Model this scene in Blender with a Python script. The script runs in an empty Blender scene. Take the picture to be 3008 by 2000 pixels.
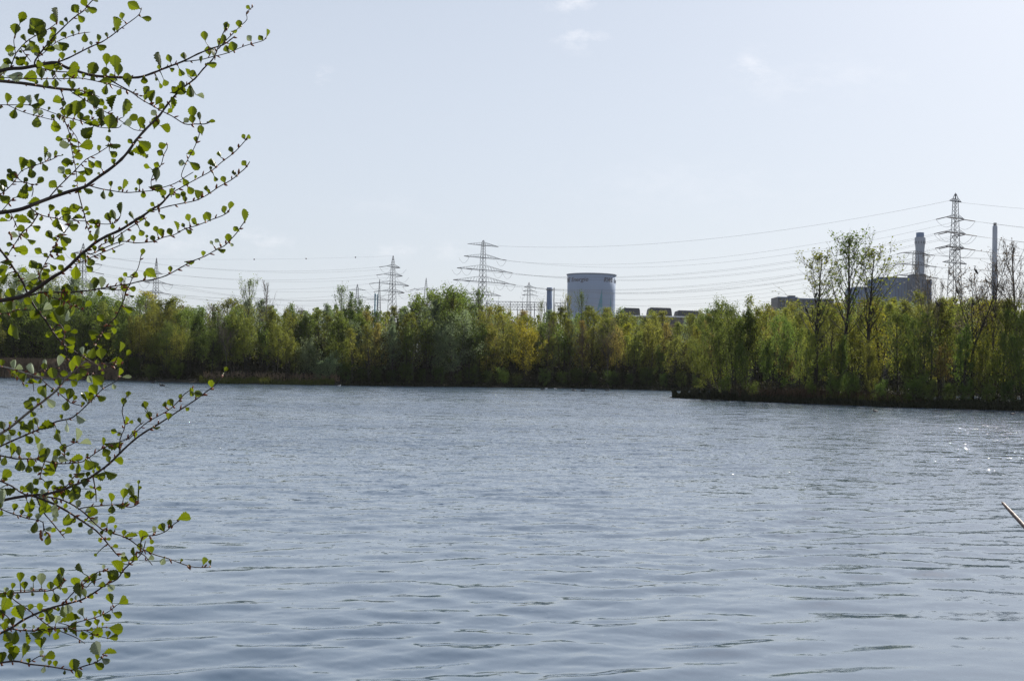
import bpy, math, random
import numpy as np
from mathutils import Vector, Matrix, Euler

# ------------------------------------------------------------------ camera
W, H, F = 3008.0, 2000.0, 3550.0          # picture measures in which positions were surveyed
HAZE = .00006
SHELTER = [.80, 1.0, 1.45, 2.0, 2.2]; SLOPE = .086; WATER_BODY = (.076, .113, .160); WATER_IOR = 1.95; CHOP = .60; CHOP_NEAR = .035; CHOP_BIAS = .10   # ripple settings
CAM_Z, ROLL = 3.0, math.radians(1.1)
PITCH = math.atan(80.0 / F)
SUN_AZ, SUN_EL = math.radians(34), math.radians(35)   # azimuth measured clockwise from +Y

scene = bpy.context.scene
C = scene.collection
_fwd = Vector((0, math.cos(PITCH), math.sin(PITCH)))
_r0 = Vector((1, 0, 0)); _u0 = Vector((0, -math.sin(PITCH), math.cos(PITCH)))
_right = _r0 * math.cos(ROLL) + _u0 * math.sin(ROLL)
_up = _u0 * math.cos(ROLL) - _r0 * math.sin(ROLL)
cam_data = bpy.data.cameras.new('camera')
cam = bpy.data.objects.new('camera', cam_data); C.objects.link(cam)
cam.matrix_world = Matrix(((_right.x, _up.x, -_fwd.x, 0), (_right.y, _up.y, -_fwd.y, 0), (_right.z, _up.z, -_fwd.z, CAM_Z), (0, 0, 0, 1)))
cam_data.sensor_width = 36.0; cam_data.lens = 36.0 * F / W
cam_data.clip_start = 0.1; cam_data.clip_end = 9000.0
scene.camera = cam

def ray(px, py):
    return _right * ((px - W / 2) / F) - _up * ((py - H / 2) / F) + _fwd
def at(px, py, Y):                       # the point on that sight line at world distance Y
    r = ray(px, py); return Vector((0, 0, CAM_Z)) + r * (Y / r.y)
def horizon(px):
    return 1080.0 + (px - W / 2) * math.tan(ROLL)

# ------------------------------------------------------------------ world, sun, exposure
world = bpy.data.worlds.new('World'); scene.world = world; world.use_nodes = True
wn, wl = world.node_tree.nodes, world.node_tree.links
wn.clear()
w_out = wn.new('ShaderNodeOutputWorld'); w_bg = wn.new('ShaderNodeBackground')
sky = wn.new('ShaderNodeTexSky'); sky.sky_type = 'NISHITA'; sky.sun_disc = False
sky.sun_elevation = SUN_EL; sky.sun_rotation = SUN_AZ
sky.air_density = 1.0; sky.dust_density = 1.5; sky.ozone_density = 2.5; sky.altitude = 60
w_bg.inputs['Strength'].default_value = SKY_STRENGTH = 0.105
tc = wn.new('ShaderNodeTexCoord')
def wmath(op, a, b=None, clamp=False):
    n = wn.new('ShaderNodeMath'); n.operation = op; n.use_clamp = clamp
    for i, v in enumerate((a, b)):
        if v is None: continue
        if isinstance(v, (int, float)): n.inputs[i].default_value = v
        else: wl.new(v, n.inputs[i])
    return n.outputs[0]
nz = wn.new('ShaderNodeTexNoise'); nz.inputs['Scale'].default_value = 34.0; nz.inputs['Detail'].default_value = 9.0; nz.inputs['Roughness'].default_value = 0.66
mp = wn.new('ShaderNodeMapping'); mp.inputs['Scale'].default_value = (1, 1, 2.2)
wl.new(tc.outputs['Generated'], mp.inputs[0]); wl.new(mp.outputs[0], nz.inputs['Vector'])
total = None
#        picture x, y, half width, half height, strength  (faint fair-weather wisps)
CLOUDS = [(1690, -6, 120, 40, 1.0), (1706, 110, 85, 48, .75), (948, 230, 40, 40, .6), (2224, 190, 75, 55, .5), (2380, 240, 330, 90, .22),
          (775, 706, 105, 40, .6), (500, 700, 150, 75, .4), (1160, 735, 160, 32, .38), (1320, 740, 110, 40, .38), (160, 670, 190, 70, .42),
          (2650, 730, 150, 45, .45), (1100, 610, 260, 50, .12), (2000, 560, 500, 120, .14)]
for (cx, cy, hw, hh, st) in CLOUDS:
    d = ray(cx, cy).normalized()
    sub = wn.new('ShaderNodeVectorMath'); sub.operation = 'SUBTRACT'; sub.inputs[1].default_value = d
    wl.new(tc.outputs['Generated'], sub.inputs[0])
    mul = wn.new('ShaderNodeVectorMath'); mul.operation = 'MULTIPLY'; mul.inputs[1].default_value = (F / hw, F / hw, F / hh)
    wl.new(sub.outputs[0], mul.inputs[0])
    ln = wn.new('ShaderNodeVectorMath'); ln.operation = 'LENGTH'; wl.new(mul.outputs[0], ln.inputs[0])
    f = wmath('SUBTRACT', 1.25, ln.outputs['Value'], True)
    g = wmath('MULTIPLY', wmath('SUBTRACT', wmath('ADD', nz.outputs['Fac'], wmath('MULTIPLY', f, 0.20)), 0.58), 3.6, True)
    f = wmath('MULTIPLY', wmath('MULTIPLY', g, f, True), st)
    total = f if total is None else wmath('ADD', total, f, True)
mix = wn.new('ShaderNodeMix'); mix.data_type = 'RGBA'
wl.new(wmath('MULTIPLY', total, 0.8, True), mix.inputs['Factor'])
hsv = wn.new('ShaderNodeHueSaturation'); hsv.inputs['Saturation'].default_value = 0.95
wl.new(sky.outputs[0], hsv.inputs['Color'])
tint = wn.new('ShaderNodeMix'); tint.data_type = 'RGBA'; tint.blend_type = 'MULTIPLY'; tint.inputs['Factor'].default_value = 1.0; tint.inputs['B'].default_value = (1.0, 1.0, 1.01, 1)
wl.new(hsv.outputs[0], tint.inputs['A'])
veil = wn.new('ShaderNodeMix'); veil.data_type = 'RGBA'; veil.inputs['Factor'].default_value = 0.60; veil.inputs['B'].default_value = (4.98, 5.35, 5.84, 1)   # thin high veil evening out the sky
dim = wn.new('ShaderNodeMix'); dim.data_type = 'RGBA'; dim.blend_type = 'MULTIPLY'; dim.inputs['Factor'].default_value = 1.0; dim.inputs['B'].default_value = (.50, .51, .54, 1)
gs = wn.new('ShaderNodeSeparateXYZ'); wl.new(tc.outputs['Generated'], gs.inputs[0]); vr = wn.new('ShaderNodeMapRange'); vr.interpolation_type = 'SMOOTHSTEP'
for k_, v_ in (('From Min', .10), ('From Max', .95), ('To Min', .68), ('To Max', .0)): vr.inputs[k_].default_value = v_
wl.new(gs.outputs['Z'], vr.inputs[0]); wl.new(vr.outputs[0], veil.inputs['Factor'])   # the veil thins towards the zenith
wl.new(tint.outputs['Result'], dim.inputs['A']); wl.new(dim.outputs['Result'], veil.inputs['A']); wl.new(veil.outputs['Result'], mix.inputs['A']); mix.inputs['B'].default_value = (6.6, 6.6, 6.9, 1)
wl.new(mix.outputs['Result'], w_bg.inputs['Color']); wl.new(w_bg.outputs[0], w_out.inputs[0])

sun_data = bpy.data.lights.new('sun', 'SUN'); sun_data.energy = 4.9; sun_data.angle = math.radians(0.53); sun_data.color = (1.0, 0.95, 0.86)
sun = bpy.data.objects.new('sun', sun_data); C.objects.link(sun); sun.location = (60, 40, 80)
_sd = Vector((math.sin(SUN_AZ) * math.cos(SUN_EL), math.cos(SUN_AZ) * math.cos(SUN_EL), math.sin(SUN_EL)))
sun.rotation_euler = _sd.to_track_quat('Z', 'Y').to_euler()

scene.render.engine = 'CYCLES'
scene.view_settings.view_transform = 'Standard'; scene.view_settings.look = 'None'
scene.view_settings.exposure = 0.64; scene.view_settings.gamma = 1.0
scene.cycles.use_denoising = True; scene.cycles.denoising_prefilter = 'NONE'; scene.cycles.use_adaptive_sampling = False
scene.cycles.max_bounces = 8; scene.cycles.diffuse_bounces = 3; scene.cycles.glossy_bounces = 3
scene.cycles.transmission_bounces = 4; scene.cycles.transparent_max_bounces = 8; scene.cycles.volume_bounces = 0
scene.cycles.sample_clamp_indirect = 6.0

# ------------------------------------------------------------------ helpers
rnd = random.Random(7)
def tag(o, label=None, cat=None, group=None, kind=None):
    if label: o['label'] = label
    if cat: o['category'] = cat
    if group: o['group'] = group
    if kind: o['kind'] = kind
    return o
def empty(name, loc, rz=0.0):
    o = bpy.data.objects.new(name, None); C.objects.link(o); o.location = loc; o.rotation_euler = (0, 0, rz)
    o.empty_display_size = 0.3
    return o
def copy_tree(o, parent=None):
    c = o.copy(); C.objects.link(c); c.parent = parent
    for ch in o.children: copy_tree(ch, c)
    return c
class MB:
    def __init__(s): s.v, s.f, s.m = [], [], []
    def tube(s, pts, radii, n=5, mi=0, cap=True):
        pts = [Vector(p) for p in pts]; k = len(pts)
        if isinstance(radii, (int, float)): radii = [radii] * k
        base = len(s.v); u = None
        for i, p in enumerate(pts):
            t = (pts[min(i + 1, k - 1)] - pts[max(i - 1, 0)])
            if t.length < 1e-9: t = Vector((0, 0, 1))
            t.normalize()
            if u is None:
                u = t.cross(Vector((0, 0, 1)) if abs(t.z) < .9 else Vector((1, 0, 0))).normalized()
            else:
                u = (u - t * u.dot(t));
                u = u.normalized() if u.length > 1e-6 else t.orthogonal().normalized()
            w = t.cross(u)
            for j in range(n):
                a = 2 * math.pi * j / n + math.pi / n
                s.v.append(p + (u * math.cos(a) + w * math.sin(a)) * radii[i])
        for i in range(k - 1):
            for j in range(n):
                a = base + i * n + j; b = base + i * n + (j + 1) % n
                s.f.append((a, b, b + n, a + n)); s.m.append(mi)
        if cap:
            s.f.append(tuple(base + j for j in reversed(range(n)))); s.m.append(mi)
            s.f.append(tuple(base + (k - 1) * n + j for j in range(n))); s.m.append(mi)
        return s
    def bar(s, a, b, w, mi=0): return s.tube([a, b], w * .707, 4, mi)
    def box(s, c, d, mi=0, rz=0.0):
        c = Vector(c); b = len(s.v); R = Matrix.Rotation(rz, 3, 'Z')
        for z in (-1, 1):
            for (x, y) in ((-1, -1), (1, -1), (1, 1), (-1, 1)):
                s.v.append(c + R @ Vector((x * d[0] / 2, y * d[1] / 2, z * d[2] / 2)))
        for q in ((0, 3, 2, 1), (4, 5, 6, 7), (0, 1, 5, 4), (1, 2, 6, 5), (2, 3, 7, 6), (3, 0, 4, 7)):
            s.f.append(tuple(b + i for i in q)); s.m.append(mi)
        return s
    def lathe(s, prof, n=32, c=(0, 0, 0), mi=0):
        b = len(s.v); c = Vector(c)
        for (r, z) in prof:
            for j in range(n):
                a = 2 * math.pi * j / n; s.v.append(c + Vector((r * math.cos(a), r * math.sin(a), z)))
        for i in range(len(prof) - 1):
            for j in range(n):
                a = b + i * n + j; d = b + i * n + (j + 1) % n
                s.f.append((a, d, d + n, a + n)); s.m.append(mi)
        return s
    def mesh(s, name, mats, smooth=False):
        me = bpy.data.meshes.new(name); me.from_pydata([tuple(v) for v in s.v], [], s.f)
        for m in (mats if isinstance(mats, (list, tuple)) else [mats]): me.materials.append(m)
        me.polygons.foreach_set('material_index', s.m)
        if smooth: me.polygons.foreach_set('use_smooth', [True] * len(s.f))
        me.update(); return me
    def build(s, name, mats, parent=None, smooth=False):
        o = bpy.data.objects.new(name, s.mesh(name, mats, smooth)); C.objects.link(o); o.parent = parent
        return o
def fast_mesh(name, V, Fq, mats, smooth=False, mi=None, uv=None):
    V = np.asarray(V, dtype=np.float32); Fq = np.asarray(Fq, dtype=np.int32); k = Fq.shape[1]
    me = bpy.data.meshes.new(name)
    me.vertices.add(len(V)); me.vertices.foreach_set('co', V.ravel())
    me.loops.add(Fq.size); me.loops.foreach_set('vertex_index', Fq.ravel())
    me.polygons.add(len(Fq)); me.polygons.foreach_set('loop_start', np.arange(0, Fq.size, k, dtype=np.int32))
    me.polygons.foreach_set('loop_total', np.full(len(Fq), k, dtype=np.int32))
    if smooth: me.polygons.foreach_set('use_smooth', np.ones(len(Fq), dtype=bool))
    for m in (mats if isinstance(mats, (list, tuple)) else [mats]): me.materials.append(m)
    if mi is not None: me.polygons.foreach_set('material_index', np.asarray(mi, dtype=np.int32))
    if uv is not None:
        l = me.uv_layers.new(name='UVMap'); l.data.foreach_set('uv', np.asarray(uv, dtype=np.float32)[Fq.ravel()].ravel())
    me.update(calc_edges=True); me.validate(); return me
def link(name, me, parent=None):
    o = bpy.data.objects.new(name, me); C.objects.link(o); o.parent = parent; return o
def leaf_quads(cen, size, rng, flat=0.0, aspect=0.6):
    """diamond leaves with random facing round the points cen"""
    n = len(cen); a = rng.normal(size=(n, 3)); a /= np.linalg.norm(a, axis=1)[:, None]
    b = rng.normal(size=(n, 3)); b -= a * (a * b).sum(1)[:, None]; b /= np.linalg.norm(b, axis=1)[:, None]
    s = (size * rng.uniform(.6, 1.35, n))[:, None]
    V = np.stack([cen - a * s * .5, cen + b * s * .5 * aspect, cen + a * s * .5, cen - b * s * .5 * aspect], 1).reshape(-1, 3)
    return V, np.arange(4 * n).reshape(n, 4)

# ------------------------------------------------------------------ materials
def new_mat(name):
    m = bpy.data.materials.new(name); m.use_nodes = True; nt = m.node_tree; nt.nodes.clear()
    out = nt.nodes.new('ShaderNodeOutputMaterial'); return m, nt, out
def ramp(nt, fac, stops):
    r = nt.nodes.new('ShaderNodeValToRGB'); e = r.color_ramp.elements
    while len(e) < len(stops): e.new(0.5)
    for i, (p, c) in enumerate(stops): e[i].position = p; e[i].color = (*c, 1)
    nt.links.new(fac, r.inputs[0]); return r.outputs[0]
def noise(nt, scale, detail=4, rough=.55, coord='Object', mapscale=None, rot=None):
    t = nt.nodes.new('ShaderNodeTexCoord'); n = nt.nodes.new('ShaderNodeTexNoise')
    n.inputs['Scale'].default_value = scale; n.inputs['Detail'].default_value = detail; n.inputs['Roughness'].default_value = rough
    v = t.outputs[coord]
    if mapscale or rot:
        m = nt.nodes.new('ShaderNodeMapping')
        if mapscale: m.inputs['Scale'].default_value = mapscale
        if rot: m.inputs['Rotation'].default_value = rot
        nt.links.new(v, m.inputs[0]); v = m.outputs[0]
    nt.links.new(v, n.inputs['Vector']); return n
def surf(name, c1, c2, scale=1.0, rough=.8, mapscale=None, spec=.3, detail=5, metallic=0.0, bump=0.0):
    m, nt, out = new_mat(name); p = nt.nodes.new('ShaderNodeBsdfPrincipled')
    n = noise(nt, scale, detail, mapscale=mapscale)
    nt.links.new(ramp(nt, n.outputs['Fac'], [(.3, c1), (.7, c2)]), p.inputs['Base Color'])
    p.inputs['Roughness'].default_value = rough; p.inputs['Specular IOR Level'].default_value = spec; p.inputs['Metallic'].default_value = metallic
    if bump:
        b = nt.nodes.new('ShaderNodeBump'); b.inputs['Strength'].default_value = bump; b.inputs['Distance'].default_value = .02
        nt.links.new(n.outputs['Fac'], b.inputs['Height']); nt.links.new(b.outputs[0], p.inputs['Normal'])
    nt.links.new(p.outputs[0], out.inputs[0]); return m
def foliage(name, c1, c2, trans=.5, scale=.9, vary=.25):
    """thin leaves: half reflecting, half letting light through; each tree slightly different"""
    m, nt, out = new_mat(name)
    n = noise(nt, scale, 3)
    col = ramp(nt, n.outputs['Fac'], [(.32, c1), (.68, c2)])
    oi = nt.nodes.new('ShaderNodeObjectInfo'); h = nt.nodes.new('ShaderNodeHueSaturation')
    mr = nt.nodes.new('ShaderNodeMapRange'); mr.inputs['To Min'].default_value = 1 - vary; mr.inputs['To Max'].default_value = 1 + vary
    mh = nt.nodes.new('ShaderNodeMapRange'); mh.inputs['To Min'].default_value = .484; mh.inputs['To Max'].default_value = .512
    nt.links.new(oi.outputs['Random'], mr.inputs[0])
    fr = nt.nodes.new('ShaderNodeMath'); fr.operation = 'FRACT'; ml = nt.nodes.new('ShaderNodeMath'); ml.operation = 'MULTIPLY'; ml.inputs[1].default_value = 7.31
    nt.links.new(oi.outputs['Random'], ml.inputs[0]); nt.links.new(ml.outputs[0], fr.inputs[0]); nt.links.new(fr.outputs[0], mh.inputs[0])
    nt.links.new(mr.outputs[0], h.inputs['Value']); nt.links.new(mh.outputs[0], h.inputs['Hue']); nt.links.new(col, h.inputs['Color'])
    d = nt.nodes.new('ShaderNodeBsdfPrincipled'); d.inputs['Roughness'].default_value = .7; d.inputs['Specular IOR Level'].default_value = .12
    t = nt.nodes.new('ShaderNodeBsdfTranslucent'); mx = nt.nodes.new('ShaderNodeMixShader'); mx.inputs[0].default_value = trans
    h2 = nt.nodes.new('ShaderNodeHueSaturation'); h2.inputs['Value'].default_value = 1.5; h2.inputs['Saturation'].default_value = 1.1
    nt.links.new(h.outputs[0], d.inputs['Base Color']); nt.links.new(h.outputs[0], h2.inputs['Color']); nt.links.new(h2.outputs[0], t.inputs['Color'])
    nt.links.new(d.outputs[0], mx.inputs[1]); nt.links.new(t.outputs[0], mx.inputs[2]); nt.links.new(mx.outputs[0], out.inputs[0])
    return m

M = {}
M['bark_dark'] = surf('bark_dark', (.022, .019, .016), (.05, .043, .035), 3, .9)
M['bark_grey'] = surf('bark_grey', (.05, .045, .04), (.10, .09, .08), 3, .9)
M['twig_brown'] = surf('twig_brown', (.07, .05, .04), (.12, .09, .07), 2, .9)
M['leaf_green'] = foliage('leaf_green', (0.0812, 0.1183, 0.0278), (0.1299, 0.1682, 0.0418))
M['leaf_olive'] = foliage('leaf_olive', (0.1218, 0.1369, 0.0302), (0.1798, 0.1914, 0.0464))
M['leaf_yellow'] = foliage('leaf_yellow', (0.1914, 0.1856, 0.0302), (0.2726, 0.2552, 0.0441))
M['leaf_silver'] = foliage('leaf_silver', (0.1276, 0.1682, 0.0870), (0.1972, 0.2378, 0.1334))
M['leaf_dark'] = foliage('leaf_dark', (0.0406, 0.0673, 0.0186), (0.0754, 0.1044, 0.0255))
M['leaf_bronze'] = foliage('leaf_bronze', (0.1740, 0.1450, 0.0464), (0.2436, 0.1972, 0.0638))
M['leaf_bud'] = foliage('leaf_bud', (0.0986, 0.0812, 0.0580), (0.1508, 0.1276, 0.0870), .3)
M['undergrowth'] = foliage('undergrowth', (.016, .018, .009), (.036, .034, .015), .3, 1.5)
M['reed_dry'] = surf('reed_dry', (.16, .115, .075), (.26, .19, .125), 1.2, .8)
M['reed_rust'] = surf('reed_rust', (.045, .028, .016), (.09, .052, .028), 1.0, .8)
M['sedge'] = surf('sedge', (.018, .02, .008), (.035, .038, .013), 1.5, .8)
M['grass'] = foliage('grass', (.07, .09, .02), (.13, .14, .035), .3, .7)
M['steel'] = surf('galvanised_steel', (.085, .09, .105), (.12, .125, .14), 2, .6, metallic=.3)  # lightened, with some distance haze put into the colour
M['cable'] = surf('cable', (.16, .165, .18), (.19, .195, .21), 1, .7)
M['insulator'] = surf('insulator', (.05, .04, .04), (.08, .06, .06), 3, .3)
M['tower_paint'] = surf('tower_paint', (.22, .295, .43), (.25, .325, .465), .12, .75, (1, 1, .15))  # blue-grey also carries distance haze, mixed into the colour
M['tower_rim'] = surf('tower_rim', (.16, .215, .30), (.175, .23, .315), .2, .7)
M['letter_blue'] = surf('letter_blue', (.018, .03, .075), (.022, .035, .085), .5, .6)
M['teal_paint'] = surf('teal_paint', (.04, .20, .28), (.05, .23, .31), .2, .6)
M['concrete_pale'] = surf('concrete_pale', (.26, .295, .36), (.30, .335, .40), .1, .8, (1, 1, .2))
M['clad_blue'] = surf('clad_blue', (.085, .145, .265), (.10, .165, .29), .3, .8, (1, 1, .05), .1)
M['clad_dark'] = surf('clad_dark', (.028, .032, .042), (.042, .047, .058), .3, .6)
M['clad_slate'] = surf('clad_slate', (.05, .075, .125), (.065, .09, .145), .3, .7)
M['clad_brown'] = surf('clad_brown', (.06, .05, .055), (.08, .07, .075), .3, .7)
M['white_clad'] = surf('white_clad', (.74, .75, .78), (.8, .8, .82), .3, .45)
M['orange_paint'] = surf('orange_paint', (.5, .2, .05), (.55, .22, .06), .3, .6)
M['glass_dark'] = surf('glass_dark', (.02, .025, .03), (.03, .035, .04), 1, .1, spec=.6)

# ------------------------------------------------------------------ terrain and lake
rng = np.random.default_rng(11)
_sx = np.array([-600, 0, 350, 650, 980, 1300, 1700, 1980, 2400, 3008, 3600], float)
_sy = np.array([1096, 1107, 1117, 1126, 1131.5, 1135.5, 1140, 1147, 1155, 1166, 1176], float)
def shore_Y(px):                          # distance of the far waterline seen at picture column px
    return CAM_Z * F / (np.interp(px, _sx, _sy) - (1080 + (px - W / 2) * math.tan(ROLL)))
_px = np.array([1979, 2100, 2350, 2634, 3008, 3600], float)
_py = np.array([1168, 1174, 1185, 1196, 1207, 1221], float)
def spit_Y(px):
    return CAM_Z * F / (np.interp(px, _px, _py) - (1080 + (px - W / 2) * math.tan(ROLL)))
def spit_depth(px): return np.interp(px, [1979, 2040, 2150, 2300, 2700, 3008, 3300, 3600], [1.0, 3.0, 9.0, 15, 17, 10, 9, 16])
def ground_z(x, y):
    x = np.asarray(x, float); y = np.asarray(y, float)
    ysafe = np.maximum(y, 1.0); px = W / 2 + F * x / ysafe
    r = np.hypot(x, y); pc = np.clip(px, -600, 3600); k = np.sqrt(1 + ((pc - W / 2) / F) ** 2)
    wob = .5 * np.sin(x * .55) + .35 * np.sin(x * 1.3 + 1) + .2 * np.sin(x * 3.1)
    R = shore_Y(pc) * k + wob * .8
    d = np.where(y > 1, r - R, np.where(np.abs(x) > 150, 10, -50))
    far = np.where(d > 0, np.minimum(.3 * d, .45 + .012 * d), np.maximum(.3 * d, -1.6))
    far = np.where(y > 1, far, -1.6)
    Rs = spit_Y(pc) * k; ds = np.minimum(r - Rs - wob * .35, Rs + spit_depth(pc) - r)
    ds = np.minimum(ds, (px - 1979) / F * 120 * .5 + .6)
    ds = np.where((px > 3600) & (y > 1), np.minimum(ds, 4 - (px - 3600) * .03), ds)
    ds = np.where(y > 1, ds, -20)
    spit = np.clip(.35 * ds, -1.6, .45)
    t = -(y - (4.3 + .5 * np.sin(x * .4) + .2 * np.sin(x * 1.7)))
    near = np.where(t > 0, np.minimum(.05 + .4 * t, 1.45 + .02 * t), np.maximum(.3 * t, -1.6))
    return np.maximum(np.maximum(far, spit), near)
u1 = np.radians(np.concatenate([np.linspace(-180, -32, 60, endpoint=False), np.linspace(-32, 32, 330, endpoint=False), np.linspace(32, 180, 61)]))
r1 = np.concatenate([np.linspace(.3, 12, 22), np.geomspace(13, 95, 24), np.arange(97, 235, 1.1), np.geomspace(238, 2500, 40)])
A, Rr = np.meshgrid(u1, r1); X, Y = Rr * np.sin(A), Rr * np.cos(A); Z = ground_z(X, Y)
Z = Z + np.where(Z > .1, .06 * np.sin(X * 1.7) * np.sin(Y * 2.1), 0)
nr, nc = X.shape; idx = np.arange(nr * nc).reshape(nr, nc)
Fq = np.stack([idx[:-1, :-1], idx[:-1, 1:], idx[1:, 1:], idx[1:, :-1]], -1).reshape(-1, 4)[:, ::-1]
m, nt, out = new_mat('ground_soil'); p = nt.nodes.new('ShaderNodeBsdfPrincipled'); p.inputs['Roughness'].default_value = .95
n = noise(nt, .5, 8, .65)
nt.links.new(ramp(nt, n.outputs['Fac'], [(.35, (.022, .019, .012)), (.55, (.045, .038, .022)), (.7, (.06, .065, .025))]), p.inputs['Base Color'])
nt.links.new(p.outputs[0], out.inputs[0]); M['ground'] = m
g = link('ground', fast_mesh('ground', np.stack([X, Y, Z], -1).reshape(-1, 3), Fq, m, True)); tag(g, kind='structure')

# the lake surface: real ripples, finest near the bank, fine chop carried by the surface normal
fine = np.radians(np.arange(-26.5, 26.5, .052))
ua = np.concatenate([np.radians(np.linspace(-90, -27, 40, endpoint=False)), fine, np.radians(np.linspace(27, 90, 40))])
rl = [2.5, 4, 5.5, 7, 8.5, 9.5, 10.4]
while rl[-1] < 200: rl.append(rl[-1] + max(.028, rl[-1] ** 2 / 4600.0))
rl = np.array(rl); A, Rr = np.meshgrid(ua, rl); X, Y = Rr * np.sin(A), Rr * np.cos(A)
dr = np.gradient(rl)[:, None] * np.ones_like(X)
Z = np.zeros_like(X)
patch = 1 + .45 * np.sin(X * .21 + .13 * Y + 1.0) * np.sin(Y * .17 - X * .05) + .3 * np.sin(X * .47 - Y * .33)
ncomp = 80
lam = np.exp(rng.uniform(math.log(.14), math.log(1.9), ncomp)); kk = 2 * math.pi / lam
th = np.radians(16) + rng.normal(0, math.radians(24), ncomp) * np.clip(1.5 - lam * .75, .5, 1.4)
ph = rng.uniform(0, 6.283, ncomp)
shelter = np.interp(Rr, [9, 16, 26, 45, 200], SHELTER)
wgt = np.where(lam > .9, .62, np.where(lam > .35, 1.0, .8))
for j in range(ncomp):
    att = np.exp(-(2.0 * dr / lam[j]) ** 2)
    bank = np.interp(Rr, [10, 17, 30], [.42, .62, 1]) if lam[j] < .42 else (np.interp(Rr, [10, 20, 34], [1.75, 1.5, 1]) if lam[j] > .8 else 1.0)
    Z += SLOPE * math.sqrt(2 / ncomp) / kk[j] * wgt[j] * att * bank * np.sin(kk[j] * (X * math.sin(th[j]) - Y * math.cos(th[j])) + ph[j])
Z *= shelter * patch
nr, nc = X.shape; idx = np.arange(nr * nc).reshape(nr, nc)
Fq = np.stack([idx[:-1, :-1], idx[1:, :-1], idx[1:, 1:], idx[:-1, 1:]], -1).reshape(-1, 4)[:, ::-1]
m, nt, out = new_mat('lake_water'); p = nt.nodes.new('ShaderNodeBsdfPrincipled')
p.inputs['Base Color'].default_value = (*WATER_BODY, 1); p.inputs['Roughness'].default_value = .06; p.inputs['IOR'].default_value = WATER_IOR
def chop(scale, amp, rot):
    n = noise(nt, scale, 2.5, .6, 'Object', (.5, 1.0, 1), (0, 0, math.radians(rot)))
    s = nt.nodes.new('ShaderNodeVectorMath'); s.operation = 'SUBTRACT'; s.inputs[1].default_value = (.5, .5 + CHOP_BIAS, .5); nt.links.new(n.outputs['Color'], s.inputs[0])
    q = nt.nodes.new('ShaderNodeVectorMath'); q.operation = 'MULTIPLY'; q.inputs[1].default_value = (amp * .7, amp, 0); nt.links.new(s.outputs[0], q.inputs[0])
    return q.outputs[0]
def vadd(a, b):
    q = nt.nodes.new('ShaderNodeVectorMath'); q.operation = 'ADD'; nt.links.new(a, q.inputs[0]); nt.links.new(b, q.inputs[1]); return q.outputs[0]
cs = vadd(chop(1.3, CHOP, -14), chop(5.0, CHOP * .8, -10))
# rare steep facets of the finest ripples (they throw the sun glints)
gn = noise(nt, 9.0, 2, .6, 'Object', (.7, 1, 1)); g0 = nt.nodes.new('ShaderNodeVectorMath'); g0.operation = 'SUBTRACT'; g0.inputs[1].default_value = (.5, .5, .5); nt.links.new(gn.outputs['Color'], g0.inputs[0])
g1 = nt.nodes.new('ShaderNodeVectorMath'); g1.operation = 'MULTIPLY'; nt.links.new(g0.outputs[0], g1.inputs[0]); nt.links.new(g0.outputs[0], g1.inputs[1])
g2 = nt.nodes.new('ShaderNodeVectorMath'); g2.operation = 'MULTIPLY'; nt.links.new(g1.outputs[0], g2.inputs[0]); nt.links.new(g0.outputs[0], g2.inputs[1])
g3 = nt.nodes.new('ShaderNodeVectorMath'); g3.operation = 'MULTIPLY'; g3.inputs[1].default_value = (75, 75, 0); nt.links.new(g2.outputs[0], g3.inputs[0])
cs = vadd(cs, g3.outputs[0])
# sheltered water by the near bank is smooth, open water is rough; gusts leave patches
geo = nt.nodes.new('ShaderNodeNewGeometry'); sep = nt.nodes.new('ShaderNodeSeparateXYZ'); nt.links.new(geo.outputs['Position'], sep.inputs[0])
mr = nt.nodes.new('ShaderNodeMapRange'); mr.interpolation_type = 'SMOOTHSTEP'
for k_, v_ in (('From Min', 11), ('From Max', 55), ('To Min', CHOP_NEAR), ('To Max', 1.0)): mr.inputs[k_].default_value = v_
nt.links.new(sep.outputs['Y'], mr.inputs[0])
gust = noise(nt, .05, 3, .5, 'Object', (.6, 1.6, 1)); gm = nt.nodes.new('ShaderNodeMapRange')
for k_, v_ in (('From Min', .35), ('From Max', .65), ('To Min', .65), ('To Max', 1.25)): gm.inputs[k_].default_value = v_
nt.links.new(gust.outputs['Fac'], gm.inputs[0])
mm = nt.nodes.new('ShaderNodeMath'); mm.operation = 'MULTIPLY'; nt.links.new(mr.outputs[0], mm.inputs[0]); nt.links.new(gm.outputs[0], mm.inputs[1])
sc = nt.nodes.new('ShaderNodeVectorMath'); sc.operation = 'SCALE'; nt.links.new(cs, sc.inputs[0]); nt.links.new(mm.outputs[0], sc.inputs['Scale'])
nn = nt.nodes.new('ShaderNodeVectorMath'); nn.operation = 'NORMALIZE'; nt.links.new(vadd(geo.outputs['Normal'], sc.outputs[0]), nn.inputs[0])
nt.links.new(nn.outputs[0], p.inputs['Normal']); nt.links.new(p.outputs[0], out.inputs[0]); M['water'] = m
wtr = link('lake_water', fast_mesh('lake_water', np.stack([X, Y, Z], -1).reshape(-1, 3), Fq, m, True)); tag(wtr, kind='structure')
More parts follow.
